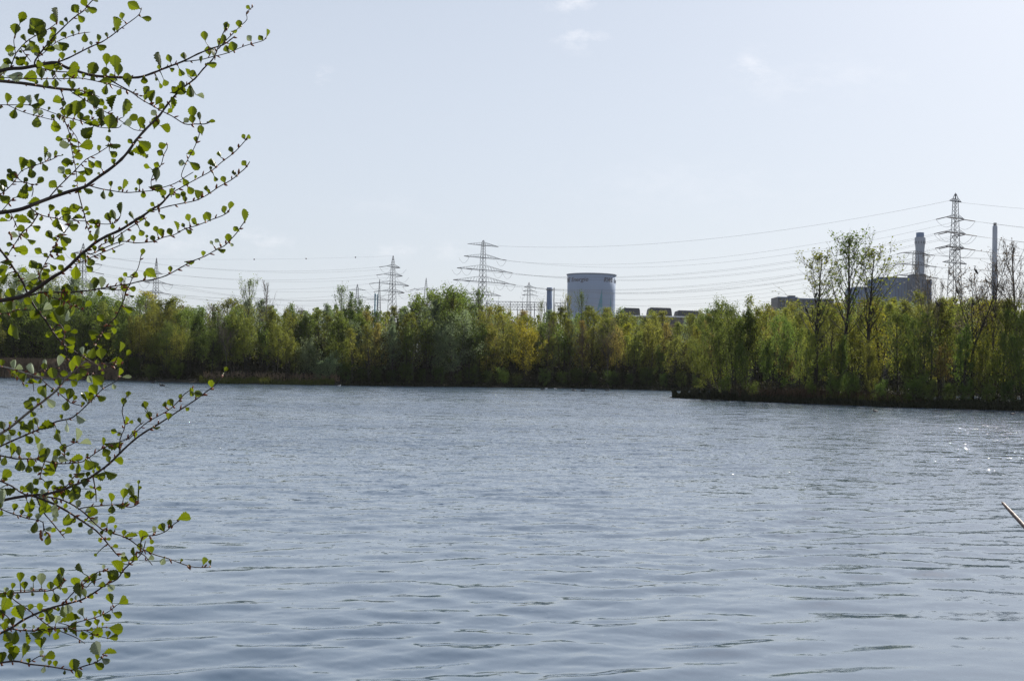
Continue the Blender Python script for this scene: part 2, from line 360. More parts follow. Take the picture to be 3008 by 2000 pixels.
# ------------------------------------------------------------------ power lines
def gz(x, y): return float(ground_z(np.array([x]), np.array([y]))[0])
def pylon(name, px, py, Y, arms, rot, label, wbase, wtop, thick=1.0, low=None):
    """arms: (picture y, half span in picture px, attach fractions)"""
    top = at(px, py, Y); x0, y0 = top.x, top.y; z0 = gz(x0, y0) - .3
    root = empty('lattice_pylon', (x0, y0, z0)); tag(root, label, 'pylon', 'lattice pylons of the overhead lines')
    ax = Vector((math.cos(rot), math.sin(rot), 0)); ay = Vector((-ax.y, ax.x, 0))
    zs = [at(px, a[0], Y).z - z0 for a in arms]; zt = top.z - z0
    zw = zs[0] + 1.0
    def half(z): return .5 * (wbase + (wtop - wbase) * min(1, z / zw) ** .8) if z <= zw else .5 * wtop * (1 - (z - zw) / (zt - zw)) + .06
    b = MB(); P = lambda z, i, j: ax * (half(z) * i) + ay * (half(z) * j) + Vector((0, 0, z))
    lv = [0.0]
    while lv[-1] < zt - 1.0: lv.append(min(zt - .4, lv[-1] + max(1.5, half(lv[-1]) * 1.7)))
    cs = ((-1, -1), (1, -1), (1, 1), (-1, 1))
    for (i, j) in cs: b.tube([P(z, i, j) for z in lv], .13 * thick, 4)
    for k in range(len(lv) - 1):
        for q in range(4):
            c1, c2 = cs[q], cs[(q + 1) % 4]
            b.bar(P(lv[k], *c1), P(lv[k + 1], *c2), .10 * thick)
            if k < len(lv) * .5: b.bar(P(lv[k], *c2), P(lv[k + 1], *c1), .10 * thick)
    b.bar(Vector((0, 0, zt - 1.0)), Vector((0, 0, zt)), .2 * thick)
    b.build('mast', M['steel'], root)
    res = dict(root=root, arms=[], top=top, ax=ax)
    for (ya, hp, fr), z in zip(arms, zs):
        hw = hp / F * Y / max(.25, abs(ax.x)); m = MB(); h = half(z); rise = max(1.3, hw * .15)
        tips = {}
        for s in (-1, 1):
            tip = ax * (s * hw) + Vector((0, 0, z)); up = Vector((0, 0, z + rise))
            for j in (-1, 1):
                m.bar(ax * (s * h) + ay * (h * j) + Vector((0, 0, z)), tip, .17 * thick)
                m.bar(ax * (s * h * .9) + ay * (h * j) + up, tip, .12 * thick)
                n = max(3, int(hw / 2.2))
                for k in range(1, n):
                    t0, t1 = k / n, (k - .5) / n
                    lo = (ax * (s * h) + ay * (h * j) + Vector((0, 0, z))).lerp(tip, t0)
                    hi = (ax * (s * h * .9) + ay * (h * j) + up).lerp(tip, t1)
                    m.bar(lo, hi, .08 * thick)
        for j in (-1, 1): m.bar(ax * (-h - .3) + ay * (h * j) + Vector((0, 0, z)), ax * (h + .3) + ay * (h * j) + Vector((0, 0, z)), .17 * thick)
        m.bar(ay * (-h - .1) + Vector((0, 0, z)), ay * (h + .1) + Vector((0, 0, z)), .14 * thick)
        arm = m.build('crossarm', M['steel'], root)
        res['arms'].append(dict(obj=arm, z=z, hw=hw, fr=fr, origin=Vector((x0, y0, z0))))
    return res
def attach(p, ai, s, f):
    a = p['arms'][ai]; return a['origin'] + p['ax'] * (s * a['hw'] * f) + Vector((0, 0, a['z'] - .1))
def catenary(a, b, sag, n=28):
    return [a.lerp(b, i / n) - Vector((0, 0, sag * 4 * (i / n) * (1 - i / n))) for i in range(n + 1)]
jump = {}
def wire(p, pi, q, qi, s, f, f2, sag, label, r=.036, strings=True):
    a, b = attach(p, pi, s, f), attach(q, qi, s, f2)
    pts = catenary(a, b, sag)
    if strings:
        for (P_, ai, A_, nx) in ((p, pi, a, pts[1]), (q, qi, b, pts[-2])):
            d = (nx - A_).normalized(); e = A_ + d * 4.2; org = P_['arms'][ai]['origin']
            MB().tube([A_ - org, A_.lerp(e, .5) - org, e - org], [.16, .2, .16], 6).build('insulator', M['insulator'], P_['arms'][ai]['obj'])
            jump.setdefault((id(P_), ai, s, f if P_ is p else f2), []).append((P_, ai, A_, e))
        pts[0] = a + (pts[1] - a).normalized() * 4.2; pts[-1] = b + (pts[-2] - b).normalized() * 4.2
    o = MB().tube(pts, r, 5).build('power_cable', M['cable'])
    tag(o, label, 'cable', 'overhead power cables'); return o
def jumpers():
    for L in jump.values():
        P_, ai, A_, e1 = L[0]; org = P_['arms'][ai]['origin']
        if len(L) > 1: e2 = L[1][3]
        else: e2 = A_ * 2 - e1; e2.z = e1.z
        pts = [e1.lerp(e2, i / 8) - Vector((0, 0, 3.2 * 4 * (i / 8) * (1 - i / 8))) - org for i in range(9)]
        MB().tube(pts, .06, 4).build('jumper_loop', M['cable'], P_['arms'][ai]['obj'])
F2 = (1.0,); FM = (1.0, .62)
pa = pylon('a', 1420, 705, 680, [(721, 45, F2), (757, 54, F2), (793, 73, FM), (828, 83, FM), (866, 55, F2)], math.radians(40),
           'broad five-armed pylon above the middle of the wood, left of the cooling tower', 7.5, 1.5, 1.05)
pi_ = pylon('i', 2807, 567, 480, [(592, 24, F2), (641, 36, F2), (684, 43, FM), (726, 38, FM), (773, 48, F2)], math.radians(35),
            'tallest pylon, between the flared chimney and the slender chimney', 6.8, 1.4)
pb = pylon('b', 1155, 750, 700, [(784, 19, F2), (808, 26, F2), (835, 44, FM), (857, 32, F2)], math.radians(48),
           'four-armed pylon with long spike, second tallest of the middle group', 7.0, 1.5)
ph_ = pylon('h', 245, 714, 600, [(745, 17, F2), (770, 20, F2), (797, 24, FM), (826, 20, F2)], math.radians(60),
            'pylon half hidden behind the alder branches at the far left', 6.5, 1.4)
pg = pylon('g', 460, 757, 650, [(804, 12, F2), (831, 22, F2), (860, 18, F2)], math.radians(62),
           'slim pylon seen nearly edge-on just right of the alder branches', 6.0, 1.3)
pd = pylon('d', 1050, 834, 950, [(852, 24, F2), (873, 27, F2)], math.radians(20), 'small distant pylon rising left of the teal stacks', 6.0, 1.4, 1.1)
pc = pylon('c', 1115, 820, 900, [(881, 35, F2)], math.radians(15), 'small distant pylon with one wide arm beside the teal stacks', 7.0, 1.5, 1.1)
pe = pylon('e', 1252, 815, 900, [(851, 38, F2)], math.radians(12), 'single-armed pylon top showing between the two middle pylons', 7.0, 1.6, 1.1)
pf = pylon('f', 1554, 829, 1000, [(843, 14, F2), (855, 17, F2), (867, 19, F2)], math.radians(15), 'small three-armed pylon beside the blue-grey stack over the switchyard', 7.0, 1.6, 1.1)
pj = pylon('j', 2690, 735, 620, [(745, 46, F2), (778, 52, F2), (811, 58, F2)], math.radians(28), 'three-armed pylon in front of the flared concrete chimney', 7.0, 1.8, 1.05)
# the next pylon of the line, beyond the right edge of the view: the cables need it
pk = pylon('k', 4300, 560, 420, [(592, 24, F2), (641, 36, F2), (684, 43, FM), (726, 38, FM)], math.radians(30), 'pylon carrying the line onward beyond the wood', 6.8, 1.4)
NM = ['first', 'second', 'third', 'fourth', 'fifth']
for ai in (1, 2, 3):
    for s in (-1, 1):
        for f in (FM if ai > 1 else F2):
            sd = ('left' if s < 0 else 'right'); io = 'outer' if f == 1 else 'inner'
            wire(pa, ai, pi_, ai, s, f, f, 10.6, f'sagging cable, {NM[ai]} crossarm {sd} {io} end, broad pylon to tallest pylon')
            wire(pi_, ai, pk, ai, s, f, f, 7, f'cable from tallest pylon {NM[ai]} crossarm {sd} {io} end out past slender chimney')
wire(pa, 0, pi_, 0, -1, 1, 1, 8, 'thin earth cable joining topmost crossarms of broad and tallest pylons', .04, False)
wire(pi_, 0, pk, 0, 1, 1, 1, 5, 'thin topmost cable leaving tallest pylon above the slender chimney', .04, False)
for ai in range(4):
    for s in (-1, 1):
        sd = 'left' if s < 0 else 'right'
        wire(ph_, ai, pb, ai, s, 1, 1, 5.5 + ai * .4, f'long cable over the left wood, {NM[ai]} crossarm {sd} end, branch-hidden pylon to spiked pylon')
for ai, (s, f) in ((1, (-1, 1)), (1, (1, 1)), (2, (-1, 1)), (2, (1, 1))):
    wire(pg, ai, pe, 0, s, f, .5 + .5 * (ai - 1), 9, f'faint cable descending from edge-on pylon {NM[ai]} crossarm {"left" if s < 0 else "right"} end to single-armed pylon', .05)
for ai in range(3):
    for s in (-1, 1):
        wire(pf, ai, pj, ai, s, 1, 1, 12, f'cable crossing before cooling tower, {NM[ai]} crossarm {"left" if s < 0 else "right"} end, small to chimney pylon', .045)
        wire(pj, ai, pk, min(3, ai + 1), s, 1, 1, 8, f'cable passing behind bare treetops, {NM[ai]} crossarm {"left" if s < 0 else "right"} end of chimney pylon', .05)
        if ai < 2: wire(pd, ai, pc, 0, s, 1, 1, 3, f'short faint cable between two small pylons, {NM[ai]} crossarm {"left" if s < 0 else "right"} end', .05, False)
jumpers()
# a thin top cable with marker balls over the left wood
ea, eb = ph_['top'], at(1155, 752, 700)
pts = catenary(at(-200, 742, 560), eb, 2.6, 40)
ec = MB().tube(pts, .03, 4).build('power_cable', M['cable'])
tag(ec, 'thinnest topmost cable carrying small dark marker balls over the left wood', 'cable', 'overhead power cables')
for k in range(6, 40, 5):
    s_ = MB(); s_.lathe([(0, -.42), (.3, -.3), (.42, 0), (.3, .3), (0, .42)], 10, pts[k]); s_.build('marker_ball', M['insulator'], ec, True)

# ------------------------------------------------------------------ power station
def box_px(mb, x0, x1, yt, Y, depth, mi=0, zb=0.0, org=Vector((0, 0, 0))):
    a, b = at(x0, yt, Y), at(x1, yt, Y); z = at((x0 + x1) / 2, yt, Y).z
    mb.box(Vector(((a.x + b.x) / 2, Y + depth / 2, (z + zb) / 2)) - org, (b.x - a.x, depth, z - zb), mi)
# cooling tower
TY = 1450.0; tc0 = at(1734.5, 1000, TY); tz = 116.4
tower = empty('cooling_tower', (tc0.x, TY, 4)); tag(tower, 'pale blue-grey round cooling tower with dark blue lettering under its rim', 'cooling tower')
Rt = 29.2
m = MB(); m.lathe([(34, 0), (32.4, 6), (30.6, 16), (29.4, 32), (28.8, 60), (28.8, 90), (29.1, 112.2), (28.2, 112.4), (28.0, 60), (29.8, 16), (33, 0)], 96); m.build('shell', M['tower_paint'], tower, True)
m = MB(); m.lathe([(29.15, 110.9), (29.5, 111.0), (30.1, 111.5), (30.15, 112.4), (28.0, 112.45), (28.0, 111.4)], 96); m.build('rim', M['tower_rim'], tower)
vt = Vector((-tc0.x, -TY, 0)).normalized(); rt = Vector((-vt.y, vt.x, 0))
def on_tower(theta, z, off=.15): return (vt * math.cos(theta) + rt * math.sin(theta)) * (29.05 + off) + Vector((0, 0, z))
def word(txt, t0, t1, zb, cap, bold, name):
    cu = bpy.data.curves.new('lettering', 'FONT'); cu.body = txt; cu.size = 1.0; cu.shear = .22; cu.offset = bold; cu.extrude = .0; cu.resolution_u = 3
    o = bpy.data.objects.new('t', cu); C.objects.link(o); dg = bpy.context.evaluated_depsgraph_get(); dg.update()
    me = bpy.data.meshes.new_from_object(o.evaluated_get(dg)); bpy.data.objects.remove(o)
    xs = [v.co.x for v in me.vertices]; x0, x1 = min(xs), max(xs); capo = .7
    front = len(me.vertices); mb = MB()
    for off in (.3, .02):
        for v in me.vertices:
            mb.v.append(on_tower(t0 + (v.co.x - x0) / (x1 - x0) * (t1 - t0), zb + v.co.y / capo * cap, off))
    for p_ in me.polygons:
        q = tuple(p_.vertices); mb.f.append(q); mb.m.append(0); mb.f.append(tuple(front + i for i in reversed(q))); mb.m.append(0)
    mb.build('lettering', M['letter_blue'], tower)
for k in range(3):
    base = math.radians(29.8 + 120 * k)
    word('RWE', base, base + math.radians(30), 102.6, 5.0, .035, 'bold')
    word('Energie', base + math.radians(36), base + math.radians(83), 102.6, 4.9, .012, 'thin')
def spike(th_l, th_r, th_tip, ztip, zbase):
    mb = MB(); n = 8
    for off in (.12, .01):
        for i in range(n + 1):
            z = zbase + (ztip - zbase) * i / n; w = (1 - i / n)
            for s in (0, 1):
                e = (th_l if s == 0 else th_r); mb.v.append(on_tower(math.radians(th_tip + (e - th_tip) * w), z, off - (.22 if z < 100 else 0)))
    for q in range(2):
        b0 = q * (n + 1) * 2
        for i in range(n): f_ = (b0 + 2 * i, b0 + 2 * i + 1, b0 + 2 * i + 3, b0 + 2 * i + 2); mb.f.append(f_ if q == 0 else tuple(reversed(f_))); mb.m.append(0)
    mb.build('painted_spike', M['teal_paint'], tower)
for k in range(3):
    spike(2 + 120 * k, 29 + 120 * k, 26 + 120 * k, 95, 40)
    spike(44 + 120 * k, 58 + 120 * k, 53 + 120 * k, 88, 40)

# blue-grey stack with platform and pipe
s0 = at(1614.5, 845, 1200); st = empty('flue_stack', (s0.x, s0.y, 3)); tag(st, 'short blue-grey round stack with top platform, left of the cooling tower', 'stack')
zt = s0.z - 3
MB().lathe([(2.95, 0), (2.95, zt - 14.5), (2.75, zt - 14.4), (2.75, zt), (2.3, zt), (2.3, zt - 3)], 32).build('shaft', M['clad_blue'], st, True)
m = MB(); m.lathe([(2.76, zt - 2.6), (3.7, zt - 2.6), (3.7, zt - 2.2), (2.76, zt - 2.2)], 24)
for k in range(12): a = k * math.pi / 6; m.bar(Vector((3.65 * math.cos(a), 3.65 * math.sin(a), zt - 2.2)), Vector((3.65 * math.cos(a), 3.65 * math.sin(a), zt - 1.1)), .1)
m.build('platform', M['steel'], st)
MB().tube([(4.5, 0, 0), (4.5, 0, zt)], .45, 10).build('pipe', M['steel'], st)
for (px_, yt_, w_, lb) in ((1102.5, 862, 5, 'left one of the two thin teal stacks among the middle pylons'), (1109, 864, 3.2, 'right one of the two thin teal stacks among the middle pylons')):
    s1 = at(px_, yt_, 1100); q = empty('teal_stack', (s1.x, s1.y, 3)); tag(q, lb, 'stack', 'thin teal stacks')
    r_ = w_ / 2 / F * 1100
    MB().lathe([(r_ * 1.1, 0), (r_, s1.z - 3.0), (r_ * .8, s1.z - 3.0), (r_ * .8, s1.z - 5)], 20).build('shaft', M['teal_paint'], q, True)
    m = MB()
    for z_ in (s1.z - 5, s1.z - 14): m.lathe([(r_, z_), (r_ * 1.35, z_), (r_ * 1.35, z_ + .4), (r_, z_ + .4)], 20)
    m.build('ring', M['clad_blue'], q)
# switchyard gantries
def gantry(x0, x1, yt, Y, label, posts):
    a, b = at(x0, yt, Y), at(x1, yt, Y); z = (a.z + b.z) / 2; L = b.x - a.x
    q = empty('switchyard_gantry', (a.x, Y, 2)); tag(q, label, 'gantry', 'switchyard gantries')
    m = MB(); hgt = 2.3
    for dz in (0, -hgt):
        for dy in (-.7, .7): m.bar(Vector((0, dy, z - 2 + dz)), Vector((L, dy, z - 2 + dz)), .26)
    n = int(L / 2.2)
    for i in range(n):
        for dy in (-.7, .7):
            m.bar(Vector((L * i / n, dy, z - 2 - hgt)), Vector((L * (i + .5) / n, dy, z - 2)), .16); m.bar(Vector((L * (i + .5) / n, dy, z - 2)), Vector((L * (i + 1) / n, dy, z - 2 - hgt)), .16)
    m.build('beam', M['steel'], q)
    for k in range(posts):
        t = k / (posts - 1); m = MB(); pk_ = 3.6 if k % 2 else .8
        for s in (-1, 1): m.bar(Vector((L * t + 1.0 * s, 0, 0)), Vector((L * t, 0, z - 2)), .3)
        for i in range(9): zz = (z - 2) * i / 9; zn = (z - 2) * (i + 1) / 9; m.bar(Vector((L * t - 1.0 * (1 - i / 9), 0, zz)), Vector((L * t + 1.0 * (1 - (i + 1) / 9), 0, zn)), .14)
        m.bar(Vector((L * t, 0, z - 2)), Vector((L * t, 0, z - 2 + pk_)), .14)
        m.build('post', M['steel'], q)
gantry(1428, 1606, 886.5, 900, 'upper lattice gantry of the switchyard, left of the short blue-grey stack', 6)
gantry(1400, 1600, 900, 860, 'lower nearer lattice gantry of the switchyard, half behind treetops', 6)
gantry(1630, 1662, 890, 900, 'short lattice gantry between the blue-grey stack and cooling tower', 3)

# long hall with dark roof hoods
o1 = at(1820, 923, 800); o2 = at(2300, 923, 800); hall = empty('industrial_hall', (o1.x, 800, 2))
tag(hall, 'long low factory hall with white fascia and four dark roof hoods', 'factory hall')
zt = o1.z - 2 - .5; L = o2.x - o1.x
MB().box((L / 2, 20, (zt - .9) / 2), (L, 40, zt - .9)).build('wall', M['clad_brown'], hall)
MB().box((L / 2, 19.9, zt - .45), (L + .6, 41, .9)).build('fascia', M['white_clad'], hall)
m = MB()
for k in range(12): m.box((L * (k + .5) / 12, -.06, zt - 4), (4.5, .1, 2.0))
m.build('window_band', M['glass_dark'], hall)
for (x0, x1, yt) in ((1833, 1883, 903), (1909, 1977, 902), (1992, 2058, 910.5), (2100, 2157, 909)):
    a, b = at(x0, yt, 800), at(x1, yt, 800); h_ = a.z - 2 - zt; w_ = b.x - a.x; mb = MB(); xo = a.x - o1.x
    prof = [(0, 0), (.012, .45), (.035, .82), (.07, 1), (.93, .97), (.965, .8), (.988, .42), (1, 0)]
    for y_ in (4, 22):
        for (t, hh) in prof: mb.v.append(Vector((xo + w_ * t, y_, zt + .02 + max(h_, 1.5) * hh)))
    n_ = len(prof)
    for i in range(n_ - 1): mb.f.append((i, i + 1, n_ + i + 1, n_ + i)); mb.m.append(0)
    mb.f.append(tuple(reversed(range(n_)))); mb.m.append(0); mb.f.append(tuple(range(n_, 2 * n_))); mb.m.append(0)
    rh = mb.build('roof_hood', M['clad_dark'], hall)
    m = MB()
    for k in range(1, 10): m.box((xo + w_ * k / 10, 3.95, zt + h_ * .45), (.12, .1, h_ * .8))
    m.build('rib', M['clad_brown'], rh)
# power block
def building(label, blocks, Y, name='power_plant_building', cat='power plant building'):
    x_, y_ = at(blocks[0][1], 900, Y).x, Y
    q = empty(name, (x_, Y, 1)); tag(q, label, cat); org = Vector((x_, Y, 1))
    for (pn, x0, x1, yt, dy, dep, mat) in blocks:
        mb = MB(); a, b = at(x0, yt, Y + dy), at(x1, yt, Y + dy); z = (a.z + b.z) / 2 - 1
        mb.box(Vector(((a.x + b.x) / 2 - x_, dy + dep / 2, z / 2)), (b.x - a.x, dep, z))
        w_ = mb.build(pn, M[mat], q)
        mb = MB(); n_ = max(3, int((b.x - a.x) / 3.2))
        for k in range(1, n_): mb.box(Vector((a.x - x_ + (b.x - a.x) * k / n_, dy - .1, z * .6)), (.35, .2, z * .76))
        mb.box(Vector(((a.x + b.x) / 2 - x_, dy - .15, z - .5)), (b.x - a.x + .5, .3, 1.0))
        mb.build('cladding_rib', M['clad_dark' if mat != 'clad_dark' else 'clad_blue'], w_)
    return q
building('dark blue-grey flat-roofed block standing apart above the spit trees', [('main_block', 2285, 2342, 872, 0, 30, 'clad_dark'), ('rear_block', 2342.5, 2450, 877, 6, 30, 'clad_dark'),
         ('roof_box', 2318, 2336, 868, 12, 8, 'clad_brown'), ('low_annex', 2262, 2284.5, 908, 2, 25, 'clad_brown')], 1150)
building('large blue-grey boiler house at the foot of the flared chimney', [('side_block', 2512, 2587, 843, 4, 40, 'clad_blue'), ('boiler_block', 2587.5, 2720, 815, 8, 50, 'clad_blue'),
         ('end_block', 2720.5, 2737, 821, 8, 44, 'clad_blue'), ('stair_block', 2682, 2719, 805, -12, 19, 'clad_slate')], 1350)
# flared chimney
c0 = at(2703, 683, 1480); ch = empty('concrete_chimney', (c0.x, c0.y, 1)); tag(ch, 'stout pale concrete chimney with flared head and dark cap', 'chimney')
k_ = 1480 / F; z_ = lambda y: (horizon(2703) - y) * k_ + CAM_Z - 1
MB().lathe([(6.6, 0), (5.9, z_(830)), (5.3, z_(760)), (5.15, z_(738)), (5.6, z_(722)), (6.35, z_(708)), (6.4, z_(699)), (5.6, z_(696.5)), (4, z_(696.4))], 40).build('shaft', M['concrete_pale'], ch, True)
MB().lathe([(4.75, z_(696.6)), (4.75, z_(683)), (4.3, z_(683)), (4.3, z_(690))], 32).build('cap', M['clad_blue'], ch, True)
m = MB()
for k in range(14):
    a = k * 2 * math.pi / 14 + .12; m.box(Vector((6.28 * math.cos(a), 6.28 * math.sin(a), z_(712.5))), (.25, .8, 3.2), 0, a)
m.build('louvre', M['clad_dark'], ch)
c1 = at(2923, 655, 1700); ch = empty('slender_chimney', (c1.x, c1.y, 1)); tag(ch, 'slender pale chimney right of the tallest pylon', 'chimney')
z1 = c1.z - 1
MB().lathe([(4.3, 0), (3.75, z1 * .55), (3.3, z1 - 4.6), (2.2, z1 - 3.9), (2.1, z1 - 3.9)], 32).build('shaft', M['concrete_pale'], ch, True)
MB().lathe([(2.15, z1 - 4.2), (2.15, z1), (1.7, z1), (1.7, z1 - 2)], 24).build('cap', M['clad_dark'], ch, True)
# ------------------------------------------------------------------ trees
def tree_geom(seed, kind):
    """a 10 m tree as (tubes, leaf centres): stems, limbs curving upward, twigs, leaves round the twigs"""
    r = np.random.default_rng(seed); K = dict(
        oval=dict(stems=1, h0=.20, nl=48, spread=2.9, prof=lambda x: (math.sin(math.pi * min(1, x * .84 + .14)) ** .7), a0=56, leaf=12, sc=.17, tw=6),
        cone=dict(stems=1, h0=.16, nl=52, spread=2.6, prof=lambda x: (1 - x) ** .7 * .9 + .13, a0=46, leaf=12, sc=.15, tw=6),
        clump=dict(stems=4, h0=.30, nl=16, spread=2.1, prof=lambda x: (1 - x) ** .5 * .9 + .15, a0=44, leaf=13, sc=.16, tw=6),
        willow=dict(stems=5, h0=.15, nl=15, spread=2.9, prof=lambda x: math.sin(math.pi * min(1, x * .75 + .25)) ** .6, a0=46, leaf=16, sc=.2, tw=7),
        poplar=dict(stems=1, h0=.40, nl=36, spread=3.0, prof=lambda x: (math.sin(math.pi * min(1, x * .78 + .2)) ** .8) * .8 + .12, a0=30, leaf=4, sc=.07, tw=8),
        bare=dict(stems=1, h0=.33, nl=30, spread=3.0, prof=lambda x: (1 - x) ** .7 * .85 + .15, a0=34, leaf=1, sc=.08, tw=10),
        fork=dict(stems=4, h0=.42, nl=14, spread=2.6, prof=lambda x: 1 - .6 * x, a0=36, leaf=2, sc=.12, tw=10),
        sapling=dict(stems=8, h0=.42, nl=8, spread=1.6, prof=lambda x: 1 - .5 * x, a0=28, leaf=9, sc=.2, tw=4),
        shrub=dict(stems=7, h0=.02, nl=11, spread=4.6, prof=lambda x: math.sin(math.pi * min(1, x * .7 + .3)) ** .5, a0=55, leaf=15, sc=.36, tw=7),
    )[kind]
    tubes, leaves = [], []
    ga = r.uniform(0, 6.28); lean = r.normal(0, .25, 2)
    for s in range(K['stems']):
        hs = 10.0 * (1 if s == 0 else r.uniform(.72, .97)); ns = 9
        if K['stems'] > 1:
            aa = ga + s * 2.4; base = np.array([math.cos(aa), math.sin(aa), 0]) * r.uniform(.1, .35)
            out = np.array([math.cos(aa), math.sin(aa), 0]) * r.uniform(.5, 1.0) * K['spread'] * (.62 if kind in ('willow', 'shrub', 'fork') else .45)
        else: base = np.zeros(3); out = np.array([*lean, 0])
        if kind == 'shrub': hs *= r.uniform(.7, 1)
        pts = []
        wob = np.cumsum(r.normal(0, .05, (ns, 2)), 0)
        if kind == 'fork' :
            fk = .46
            for i in range(ns):
                t = i / (ns - 1); o_ = out * max(0, (t - fk) / (1 - fk)) ** .75 * 1.5
                pts.append(np.array([o_[0] + wob[i, 0], o_[1] + wob[i, 1], hs * t]) if t > fk else np.array([wob[i, 0] * .4 + .04 * s, wob[i, 1] * .4, hs * t]))
        else:
            for i in range(ns):
                t = i / (ns - 1); p = base + out * t ** .8; pts.append(np.array([p[0] + wob[i, 0], p[1] + wob[i, 1], hs * t]))
        r0 = .125 / math.sqrt(K['stems']) * (1.05 if kind in ('fork', 'poplar', 'bare') else 1.35)
        if kind in ('sapling',): r0 = .062
        rad = [r0 * (1 - .88 * (i / (ns - 1)) ** .9) + (.05 * r0 if i else .3 * r0) for i in range(ns)]
        tubes.append((pts, rad, 5)); P = np.array(pts)
        for l in range(K['nl']):
            x = (l + r.uniform(0, 1)) / K['nl']; t = K['h0'] + (1 - K['h0']) * x * .98
            f = t * (ns - 1); i = min(ns - 2, int(f)); b = P[i] + (P[i + 1] - P[i]) * (f - i)
            az = l * 2.4 + r.normal(0, .4); L = K['spread'] * K['prof'](x) * r.uniform(.55, 1.2)
            if kind == 'fork' and t < .5: L *= .6
            a0 = math.radians(K['a0'] + r.normal(0, 9)) * (1.25 - .6 * x)
            d = np.array([math.cos(az) * math.sin(a0), math.sin(az) * math.sin(a0), math.cos(a0)])
            LP = [b]; n2 = 4
            for q in range(n2):
                d = d + np.array([0, 0, .16 if kind not in ('willow', 'shrub') else .02]) + r.normal(0, .09, 3); d /= np.linalg.norm(d)
                LP.append(LP[-1] + d * L / n2 * 1.25)
            if LP[-1][2] > hs * 1.03: LP = [p * np.array([1, 1, 1]) - np.array([0, 0, (LP[-1][2] - hs * 1.03) * q / n2]) for q, p in enumerate(LP)]
            rl_ = rad[i] * .34
            tubes.append((LP, [max(.006, rl_ * (1 - .8 * q / n2)) for q in range(n2 + 1)], 4))
            LPa = np.array(LP)
            for w in range(K['tw']):
                f = r.uniform(.25, 1) * n2 * .999; q = int(f); tb = LPa[q] + (LPa[q + 1] - LPa[q]) * (f - q)
                td = (LPa[q + 1] - LPa[q]); td /= np.linalg.norm(td); td = td + r.normal(0, .45, 3); td[2] += .15; td /= np.linalg.norm(td)
                TL = L * r.uniform(.22, .42) + .12; te = tb + td * TL
                tm = tb + td * TL * .5 + r.normal(0, .03, 3)
                tubes.append(([tb, tm, te], [.0075, .006, .003] if kind not in ('bare', 'fork') else [.010, .008, .004], 3))
                nlf = int(K['leaf'] * r.uniform(.5, 1.5) + r.uniform(0, 1))
                if nlf: tt = r.uniform(.1, 1.08, nlf)[:, None]; leaves.append(tb + (te - tb) * tt + r.normal(0, K['sc'], (nlf, 3)))
        if K['leaf'] > 6:
            tt = r.uniform(.86, 1.01, 26); leaves.append(np.stack([np.interp(tt, np.linspace(0, 1, ns), P[:, c]) for c in range(3)], 1) + r.normal(0, .10, (26, 3)) * np.array([1, 1, .5]))
    return tubes, np.concatenate(leaves)
def prototype(seed, kind, leafmat, barkmat, lsize):
    tubes, L = tree_geom(seed, kind)
    mb = MB()
    for (p, r_, n_) in tubes: mb.tube([tuple(q) for q in p], [float(q) for q in r_], n_, cap=False)
    rg = np.random.default_rng(seed + 100)
    L = L[L[:, 2] > .25]
    V, Fq = leaf_quads(L, lsize, rg, aspect=.7)
    return mb.mesh('trunk', M[barkmat], True), fast_mesh('crown', V, Fq, M[leafmat])
PROTO = {}
def proto(key, *a):
    PROTO[key] = prototype(*a)
#       name              seed kind      leaves         bark        leaf size
proto('alder_a', 1, 'oval', 'leaf_green', 'bark_dark', .17); proto('alder_b', 2, 'clump', 'leaf_green', 'bark_dark', .17)
proto('olive_a', 3, 'cone', 'leaf_olive', 'bark_grey', .15); proto('olive_b', 4, 'clump', 'leaf_olive', 'bark_dark', .16); proto('olive_c', 5, 'oval', 'leaf_olive', 'bark_dark', .16)
proto('silver_a', 6, 'willow', 'leaf_silver', 'bark_grey', .15); proto('silver_b', 7, 'cone', 'leaf_silver', 'bark_grey', .14)
proto('dark_a', 8, 'oval', 'leaf_dark', 'bark_dark', .17); proto('dark_b', 9, 'clump', 'leaf_dark', 'bark_dark', .17)
proto('bronze_a', 10, 'cone', 'leaf_bronze', 'bark_dark', .14); proto('yellow_a', 12, 'willow', 'leaf_yellow', 'bark_dark', .15); proto('yellow_b', 13, 'cone', 'leaf_yellow', 'bark_dark', .14)
proto('bare_a', 14, 'bare', 'leaf_bud', 'twig_brown', .10); proto('bare_b', 15, 'fork', 'leaf_bud', 'bark_grey', .10)
proto('poplar_a', 16, 'poplar', 'leaf_olive', 'bark_dark', .13); proto('poplar_b', 17, 'poplar', 'leaf_green', 'bark_dark', .13); proto('poplar_c', 18, 'poplar', 'leaf_silver', 'bark_dark', .14)
proto('sapling_a', 19, 'sapling', 'leaf_green', 'bark_dark', .17); proto('sapling_b', 20, 'sapling', 'leaf_bronze', 'bark_dark', .15)
proto('sapling_c', 21, 'sapling', 'leaf_olive', 'bark_dark', .15)
proto('fork_a', 22, 'fork', 'leaf_bud', 'bark_dark', .11); proto('shrub_a', 23, 'shrub', 'leaf_silver', 'bark_dark', .26)
proto('willow_g', 24, 'willow', 'leaf_green', 'bark_dark', .15); proto('willow_h', 25, 'willow', 'leaf_olive', 'bark_dark', .15)
